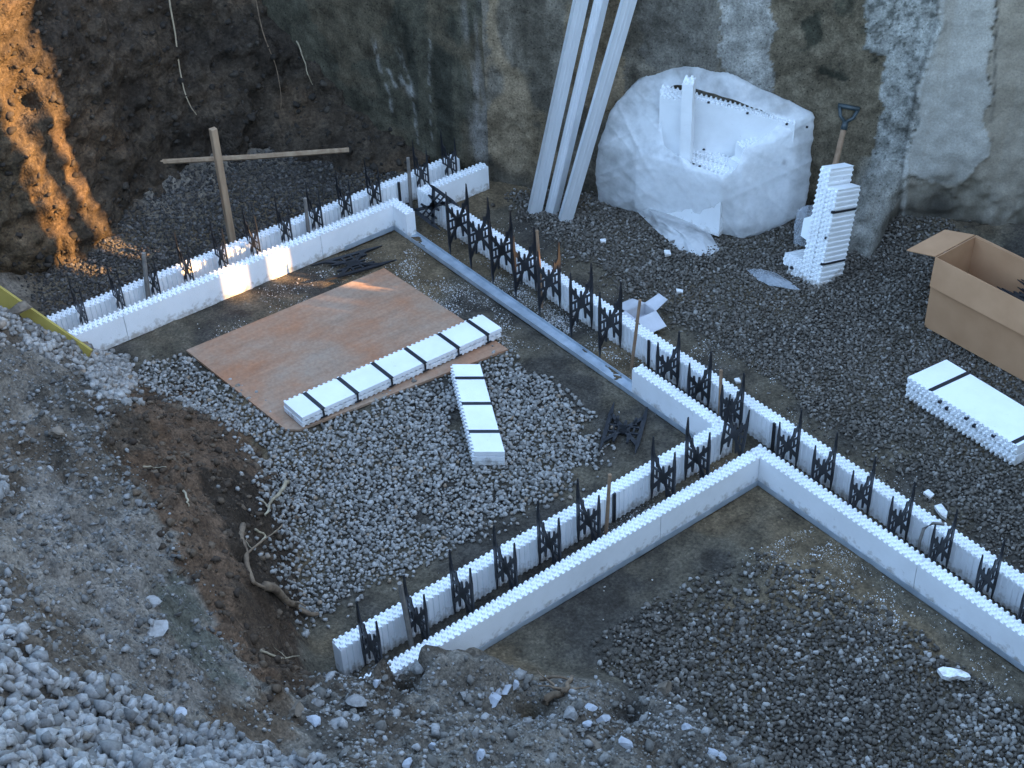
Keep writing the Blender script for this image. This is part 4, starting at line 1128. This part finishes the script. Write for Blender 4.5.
w_ = .008 + .34 * (.014 * fbm(a_ * 6, b_ * 2.0, 0, 3, 301) + .026 * (1 - np.abs(vnoise(a_ * 8 + b_ * 3, b_ * 1.5, 2, 302))) ** 5 + .022 * (1 - np.abs(vnoise(a_ * 3 - b_ * 9, a_ * 1.5, 5, 303))) ** 6 + .012 * (1 - np.abs(vnoise(a_ * 15 + b_ * 12, b_ * 3, 5, 304))) ** 5 + .006 * vnoise(a_ * 30, b_ * 30, 1, 305))
vv = vv + nn * w_[:, None]; vv[:, 2] = np.maximum(vv[:, 2], .006)
for v, c in zip(bm.verts, vv): v.co = c
OPEN = [(664, 93), (676, 84), (702, 90), (738, 101), (772, 114), (784, 121), (768, 134), (744, 148), (736, 172), (718, 176), (690, 162), (666, 148), (661, 124)]
fc = np.array([f.calc_center_median()[:] for f in bm.faces]); fq = project(fc)
fn_ = np.array([f.normal[:] for f in bm.faces]); facing = ((np.array([0, 0, CAMH]) - fc) * fn_).sum(1) * np.sign(((fc - cen) * fn_).sum(1))
cut = inside(OPEN, fq[:, 0] + 2.5 * fbm(fc[:, 0] * 14, fc[:, 1] * 14, fc[:, 2] * 14, 2, 5), fq[:, 1]) & (facing > 0)
bm.faces.ensure_lookup_table()
bmesh.ops.delete(bm, geom=[bm.faces[k] for k in np.where(cut)[0]], context='FACES')
for _ in range(8):
    new = {}
    for v in bm.verts:
        nb_ = [e.other_vert(v) for e in v.link_edges if e.is_boundary]
        if len(nb_) == 2: new[v] = v.co * .4 + (nb_[0].co + nb_[1].co) * .3
    for v, c in new.items(): v.co = c
me = bpy.data.meshes.new('plastic_wrap'); bm.to_mesh(me); bm.free()
wl = np.array(world_loc(Wb)); me.transform(Matrix.Translation(-Vector(wl)))
me.polygons.foreach_set('use_smooth', [True] * len(me.polygons)); me.materials.append(M['film'])
wrap_ = bpy.data.objects.new('plastic_wrap', me); COL.objects.link(wrap_); wrap_.parent = Wb
# printed mark on the wrap: a small drop and lines of unreadable print
mb = MB()
def print_quad(px, py, w, h, lift=.012):
    z = .40 - (py - 160) * .0058
    return [at(px - w, py + h, z - h * .006) + np.array([.03, -.05, .02]), at(px + w, py + h, z - h * .006) + np.array([.03, -.05, .02]), at(px + w, py - h, z + h * .006) + np.array([.03, -.05, .02]), at(px - w, py - h, z + h * .006) + np.array([.03, -.05, .02])]
drop = [(785.5, 156.2), (787.2, 158.5), (787.6, 161), (786.2, 163), (784.3, 162.8), (783.6, 160.6), (784.4, 158.3)]
dq = []
for x, y in drop:
    dq.append(at(x, y, .405 - (y - 160) * .0060) + np.array([.035, -.055, .022]) * .8)
mb.prism(dq, (.0004, -.0006, .0003))
mb.build('printed_mark', M['ink'], Wb)

# loose plastic sheet in front of the bundle
mb = MB()
Pq = patch([[(633, 208, .02), (646, 207, .06), (665, 209, .05), (690, 216, .02)],
            [(650, 224, .015), (664, 222, .07), (690, 224, .055), (706, 226, .02)],
            [(668, 241, .012), (684, 236, .05), (704, 238, .05), (716, 243, .012)],
            [(684, 253, .010), (696, 255, .02), (708, 256, .015), (721, 250, .010)]], 21, .014, 36, 30)
mb.grid(Pq)
o = mb.build('plastic_sheet', M['film'], base=at(678, 232), smooth=True); tag(o, 'crumpled milky plastic sheet lying on the gravel in front of the wrapped bundle', 'plastic sheet')
def film(rows, label, seed):
    mb = MB(); mb.grid(patch(rows, seed, .014, 30, 22)); o = mb.build('plastic_film', M['clear_film'], base=at(*rows[0][0][:2]), smooth=True)
    o.modifiers.new('thickness', 'SOLIDIFY').thickness = .001; tag(o, label, 'plastic film', 'clear film around the corner blocks')
film([[(747, 270, .014), (760, 268, .03), (775, 272, .02)], [(754, 278, .014), (772, 276, .05), (790, 282, .03)], [(766, 284, .012), (784, 288, .03), (802, 290, .012)]], 'clear plastic film lying flat on the gravel left of the foam corner blocks', 31)
film([[(794, 243, .012), (803, 246, .01), (812, 248, .01)], [(794, 225, .10), (804, 222, .12), (815, 226, .10)], [(799, 208, .16), (808, 205, .18), (815, 205, .18)]], 'clear plastic film bunched up between the foam corner blocks and the bundle', 33)

# ------------------------------------------------------------------ foam corner blocks standing on end
Lb = thing('foam_corner_block', 'white foam corner blocks standing upright in a pair beside the concrete lump', 'foam block', (-4.40, 5.3, 0))
lean = np.array([-.07, .17, .60])
def leaned(x, y, z): return np.array([x, y, 0]) + lean * (z / .60)
def corner_block(x1, y0, thick, h, foot_len, foot_h, depth=.205):
    """upright leg with its flat face to +X, a foot towards -X; toothed edge towards -Y"""
    up = lean / np.linalg.norm(lean); dy = np.array([-.06, .975, -.2]); dy = dy - up * (dy @ up); dy /= np.linalg.norm(dy)
    dx = np.cross(dy, up); dx /= np.linalg.norm(dx)
    if dx[0] < 0: dx = -dx
    o = np.array([x1, y0, .0])
    return o, dx, dy, up
o, dx, dy, up = corner_block(-4.335, 5.26, .064, .6, .2, .1)
def leg(o, w, d, h, name='foam_leg'):
    """box of width w along -dx, depth d along dy, height h along up; nubs on the -dy side, grooves on the -dx side"""
    mb = MB()
    foam_panel(mb, o + dy * d - dx * w, up, dx, h, h=d, z0=0, up=-dy, t=w, nubs=True, corr=True)
    return mb.build(name, M['foam'], Lb)
leg(o, .066, .205, .56)
leg(o - dx * .068 + dy * .0, .066, .205, .655)
def lfoot(o, l, d, h):
    mb = MB(); foam_panel(mb, o + dy * d, -dx, up, l, h=d, z0=0, up=-dy, t=h, nubs=True, corr=True); return mb.build('foam_foot', M['foam'], Lb)
lfoot(o - dx * .136 + up * .002, .085, .205, .064)
lfoot(o - dx * .136 + up * .067, .125, .205, .064)
for k, zz in enumerate((.14, .43)):
    mb = MB(); mb.box(o + dx * .0005 + up * zz - dy * .004, dx * .003, dy * .20, up * .012)
    mb.box(o - dx * .012 + up * zz - dy * .014, dx * .014, dy * .016, up * .014); mb.build('web_strip', M['tie'], Lb)
mb = MB(); mb.box(o - dx * .02 + up * .285 - dy * .014, dx * .012, dy * .016, up * .012); mb.build('web_end', M['tie'], Lb); mb = MB(); mb.box(o - dx * .20 + up * .06 - dy * .014, dx * .02, dy * .016, up * .014); mb.build('web_end', M['tie'], Lb)

# ------------------------------------------------------------------ shovel behind the blocks
Sv = thing('shovel', 'shovel with a dark D handle leaning on the wall behind the foam corner blocks', 'shovel', (-4.62, 5.75, 0))
s_, z_ = on_wall(844, 128, 2, -.06); ht = np.array([*(W0 + s_ * D2 - .06 * N2), z_])
hb = np.array([-4.66, 5.62, .16])
sdir = (ht - hb) / np.linalg.norm(ht - hb)
mb = MB(); mb.tube([hb, (hb + ht) / 2, ht], [.017, .017, .016], 10); mb.build('shaft', M['stick'], Sv, smooth=True)
su = np.array([D2[0], D2[1], 0]); su -= sdir * (su @ sdir); su /= np.linalg.norm(su)
mb = MB()
mb.tube([ht - sdir * .01, ht + sdir * .035], [.02, .016], 8)
mb.tube([ht + sdir * .03, ht + sdir * .06 - su * .035, ht + sdir * .115 - su * .052], .0105, 7)
mb.tube([ht + sdir * .03, ht + sdir * .06 + su * .035, ht + sdir * .115 + su * .052], .0105, 7)
mb.tube([ht + sdir * .115 - su * .06, ht + sdir * .115 + su * .06], .014, 8); mb.build('handle', M['grip'], Sv, smooth=True)
bn = np.cross(sdir, su)
mb = MB(); ring = [hb + sdir * .02 - su * .02, hb - sdir * .02 - su * .10, hb - sdir * .12 - su * .095, hb - sdir * .165, hb - sdir * .12 + su * .095, hb - sdir * .02 + su * .10, hb + sdir * .02 + su * .02]
mb.prism(ring, bn * .003); mb.build('blade', M['steel'], Sv)

# ------------------------------------------------------------------ cardboard box with ties in it
Bx = thing('cardboard_box', 'open brown cardboard box with its flaps folded out, black ties inside', 'box', (-3.3, 5.55, 0))
x0, x1, y0, y1, h = -3.735, -2.86, 5.405, 5.715, .435; t = .006
mb = MB(); mb.box((x0, y0, .012), (x1 - x0, 0, 0), (0, t, 0), (0, 0, h - .012)); mb.box((x0, y1 - t, .012), (x1 - x0, 0, 0), (0, t, 0), (0, 0, h - .012))
mb.box((x0, y0 + t, .012), (t, 0, 0), (0, y1 - y0 - 2 * t, 0), (0, 0, h - .012)); mb.box((x1 - t, y0 + t, .012), (t, 0, 0), (0, y1 - y0 - 2 * t, 0), (0, 0, h - .012))
mb.box((x0 + t, y0 + t, .012), (x1 - x0 - 2 * t, 0, 0), (0, y1 - y0 - 2 * t, 0), (0, 0, t)); mb.build('carton_body', M['card'], Bx)
def flap(p, a, b, sag=.0):
    a, b = np.array(a, float), np.array(b, float); n = np.cross(a, b); n /= np.linalg.norm(n)
    mb = MB(); mb.prism([p, np.array(p) + a, np.array(p) + a * .985 + b, np.array(p) + a * .015 + b], n * .005); mb.build('flap', M['card'], Bx)
flap((x0, y0 - .001, h + .002), (x1 - x0, 0, 0), (0, -.028, -.155))
flap((x0 - .001, y0, h + .002), (0, y1 - y0, 0), (-.165, -.02, -.035))
flap((x0, y1 + .002, h + .002), (x1 - x0, 0, 0), (.0, .075, -.13))
flap((x1 + .001, y0, h + .002), (0, y1 - y0, 0), (.12, 0, -.10))
rr = random.Random(3)
for k in range(36):
    o_ = bpy.data.objects.new('spare_tie', TIE); COL.objects.link(o_)
    L_ = rr.uniform(.20, .5)
    o_.matrix_world = Matrix.Translation((x0 + .03 + L_, y0 + .07 + rr.random() * .07, .05 + .0085 * k + rr.random() * .02)) @ Matrix.Rotation(rr.uniform(-.25, .25), 4, 'Z') @ Matrix.Rotation(rr.uniform(-.12, .12), 4, 'X') @ Matrix(((0, 0, 1, 0), (1, 0, 0, 0), (0, 1, 0, 0), (0, 0, 0, 1)))
    tag(o_, 'black plastic tie among those heaped in the cardboard box', 'plastic tie', 'plastic ties in the cardboard box')

# small open carton
Kc = thing('small_carton', 'small pale carton with open flaps on the gravel outside the long wall', 'carton', at(643, 315))
K0, K1, K2, K3 = [np.array([*at(*q, .075)[:2], 0]) for q in ((625, 311), (645, 303), (656, 311), (636, 320))]
ks = [K0, K1, K2, K3]; hh = np.array([0, 0, .075])
mb = MB()
for i in range(4):
    a, b = ks[i], ks[(i + 1) % 4]; d = (b - a) / np.linalg.norm(b - a); n = np.array([-d[1], d[0], 0]); c = np.mean(ks, 0)
    if n @ (c - a) < 0: n = -n
    mb.prism([a, b, b + n * .004, a + n * .004], hh)
mb.prism([k + np.array([0, 0, .004]) for k in ks], (0, 0, .004)); mb.build('carton_body', M['carton'], Kc)
for i in range(4):
    a, b = ks[i] + hh, ks[(i + 1) % 4] + hh; d = (b - a); L = np.linalg.norm(d); d /= L; n = np.array([d[1], -d[0], 0])
    if n @ (np.mean(ks, 0) - a) > 0: n = -n
    mb = MB(); dn = n * (.085 if i % 2 else .10) + np.array([0, 0, (-.025, .03, -.04, -.03)[i]])
    mb.prism([a, b, b - d * .01 + dn, a + d * .01 + dn], (0, 0, .003)); mb.build('flap', M['carton'], Kc)

# ------------------------------------------------------------------ yellow board on the crest of the bank
mb = MB()
ya, yb = np.array([-6.95, 1.47, .665]), np.array([-5.93, 1.985, .10])
d = (yb - ya) / np.linalg.norm(yb - ya); up_ = np.array([-.18, .30, .93]); up_ -= d * (up_ @ d); up_ /= np.linalg.norm(up_); n = np.cross(d, up_)
mb.box(ya - up_ * .17, d * np.linalg.norm(yb - ya) * .80, up_ * .17, n * .02)
tag(mb.build('yellow_board', M['yellow'], base=ya), 'yellow faced board on edge holding back the gravel at the end of the far wall', 'board')

# ------------------------------------------------------------------ roots
def wiggle(pts, seed, n=14, amp=.012):
    r = np.random.default_rng(seed); pts = np.array(pts, float); u = np.linspace(0, len(pts) - 1, n)
    P = np.stack([np.interp(u, np.arange(len(pts)), pts[:, k]) for k in range(3)], 1)
    P[1:-1] += r.normal(size=(n - 2, 3)) * amp
    P[1:-1] = (P[:-2] + 2 * P[1:-1] + P[2:]) / 4
    return P
def root(pix, rad, label, seed, mat='root', lift=.02, twigs=0, name='root', on='ground'):
    pts = [(surf(*p) if on == 'ground' else bank_point(*p, .03)) + np.array([0, 0, lift]) for p in pix]
    P = wiggle(pts, seed, 14, .012 if rad > .008 else .004); mb = MB(); mb.tube(P, list(np.linspace(rad, rad * .45, len(P))), 7)
    r = np.random.default_rng(seed)
    for k in range(twigs):
        b = P[r.integers(2, len(P) - 1)]; dv = r.normal(size=3) * .06; dv[2] = abs(dv[2]) * .3
        mb.tube(wiggle([b, b + dv * .5, b + dv], seed + k, 6, .006), [rad * .35] * 3 + [rad * .2] * 3, 5)
    tag(mb.build(name, M[mat], base=P[0], smooth=True), label, 'root', 'roots sticking out of the dirt')
root([(266, 590), (284, 602), (300, 613), (318, 617)], .02, 'thick brown root at the foot of the bank beside the grey gravel', 1, twigs=4)
root([(289, 487), (280, 500), (266, 520)], .011, 'pale root reaching down the bank towards the grey gravel', 2, 'pale_root', .03, 1)
root([(244, 530), (246, 560), (252, 590), (266, 592)], .014, 'dark root running down the black part of the bank', 3, twigs=5)
root([(256, 533), (268, 540), (250, 556)], .006, 'thin forked root in the black part of the bank', 4, 'pale_root', .02, 2)
root([(262, 655), (280, 662), (300, 660)], .005, 'thin twig near the end of the cross wall', 5, 'pale_root', .02, 1)
root([(184, 495), (188, 505), (190, 512)], .005, 'short pale rootlet in the middle of the brown bank face', 6, 'pale_root', .02)
root([(145, 472), (156, 471), (167, 471)], .004, 'straight pale rootlet on the brown bank face', 7, 'pale_root', .02)
root([(548, 706), (556, 698), (571, 693), (572, 680)], .017, 'rusty brown root stub on the rubble heap', 8, twigs=3)
root([(540, 683), (556, 681), (573, 682)], .008, 'brown root lying along the back of the rubble heap', 9)
root([(168, -5), (176, 40), (181, 78), (190, 108), (197, 118)], .006, 'long pale root hanging down the dirt bank above the stake', 10, 'pale_root', .02, name='hanging_root', on='bank')
root([(255, -5), (263, 40), (275, 65), (281, 90), (282, 112)], .004, 'thin root hanging on the bank left of the mossy wall', 11, 'root', .02, name='hanging_root', on='bank')
root([(296, 42), (304, 60), (308, 76), (313, 88)], .005, 'short pale root hanging by the edge of the mossy wall', 12, 'pale_root', .02, name='hanging_root', on='bank')

# ------------------------------------------------------------------ single rocks
def rock(px, py, w, h, label, mat, seed, flat=.8):
    r = np.random.default_rng(seed); p = surf(px, py); dist = np.linalg.norm(p - np.array([0, 0, CAMH])); rad = w / 2 / FPX * dist
    v, f = stone_shape(2, r, 12); v = v * rad * 1.06; v[:, 2] *= flat * h / w * 1.15
    v += .03 * rad * np.stack([fbm(v[:, 0] / rad * 2, v[:, 1] / rad * 2, v[:, 2] / rad * 2, 3, seed + k) for k in range(3)], 1)
    mb = MB(); c = p + np.array([0, 0, rad * .3]); mb.add(v + c, [tuple(t) for t in f])
    tag(mb.build('rock', M[mat], base=p), label, 'rock', 'rocks on the spoil heap')
M['rock_pale'] = simple('pale_rock', (0.30, 0.31, 0.335), (0.44, 0.455, 0.49), 40, .9, 120, .4, .004)
M['rock_grey'] = simple('grey_rock', (0.19, 0.18, 0.17), (0.33, 0.32, 0.31), 40, .9, 90, .5, .005)
M['rock_brown'] = simple('brown_rock', (0.12, 0.092, 0.068), (0.22, 0.175, 0.13), 30, .92, 90, .5, .006)
for i, a in enumerate([
    (572, 718, 18, 21, 'biggest rounded grey rock, just below the rusty root stub', 'rock_grey'),
    (588, 725, 12, 13, 'pale stone touching the right side of the biggest grey rock', 'rock_pale'),
    (603, 722, 12, 14, 'pale square stone second to the right of the biggest grey rock', 'rock_pale'),
    (590, 709, 14, 8, 'flat pale stone above the pair beside the biggest grey rock', 'rock_pale'),
    (627, 746, 12, 13, 'pale stone alone in the dark hollow near the bottom edge', 'rock_pale'),
    (596, 749, 17, 12, 'brown clay lump left of the pale stone in the dark hollow', 'rock_brown'),
    (711, 754, 11, 10, 'left one of two bright stones touching each other at the bottom edge', 'rock_pale'),
    (722, 758, 11, 9, 'right one of two bright stones touching each other at the bottom edge', 'rock_pale'),
    (686, 729, 9, 12, 'pale upright stone on the ridge left of the dark gravel', 'rock_pale'),
    (662, 692, 22, 16, 'dark earthy lump at the back edge of the heap by the dark gravel', 'rock_brown'),
    (355, 704, 23, 15, 'flat grey block on the heap below the open end of the cross wall', 'rock_grey'),
    (377, 686, 11, 11, 'pale pointed stone just under the open end of the cross wall', 'rock_pale'),
    (336, 726, 18, 17, 'grey angular rock at the dark left edge of the heap', 'rock_grey'),
    (313, 722, 15, 12, 'pale pair-like stone left of the grey angular rock', 'rock_pale'),
    (320, 706, 12, 12, 'grey stone above the pale stone on the left of the heap', 'rock_grey'),
    (297, 714, 22, 20, 'earthy brown lump between the bank and the heap', 'rock_brown'),
    (433, 748, 11, 12, 'pale cube shaped stone in the middle of the heap', 'rock_pale'),
    (480, 758, 16, 12, 'pale flat stone at the bottom edge right of the cube shaped stone', 'rock_pale'),
    (408, 765, 14, 12, 'pale stone cut by the bottom edge', 'rock_pale'),
    (494, 704, 17, 14, 'largest of the bright stones clustered on the crest of the heap', 'rock_pale'),
    (506, 692, 16, 10, 'slanted bright stone at the top of the crest cluster', 'rock_pale'),
    (498, 696, 11, 9, 'small bright stone in the middle of the crest cluster', 'rock_pale'),
    (515, 690, 13, 12, 'bright stone at the right end of the crest cluster', 'rock_pale'),
    (464, 697, 13, 11, 'grey stone on the heap left of the crest cluster', 'rock_grey'),
    (179, 718, 15, 13, 'pale stone apart from the pale heap, at the edge of the grey spill', 'rock_pale'),
    (18, 310 + 5, 22, 13, 'dark clod on the crest beside the yellow board', 'rock_brown'),
    (155, 605, 18, 16, 'grey clod standing up from the dusty spill', 'rock_grey'),
    (158, 636, 24, 13, 'broad grey clod half sunk in the dusty spill', 'rock_grey'),
    (103, 641, 13, 8, 'small grey stone on the dusty spill left of the sunk clod', 'rock_grey'),
    (60, 437, 18, 10, 'long pale brown stone on the slope below the crest', 'rock_brown'),
    (100, 415, 11, 11, 'grey stone on the upper slope of the bank', 'rock_grey'),
    (50, 470, 10, 8, 'small grey stone above the dusty spill', 'rock_grey'),
]):
    rock(*a, 200 + i)
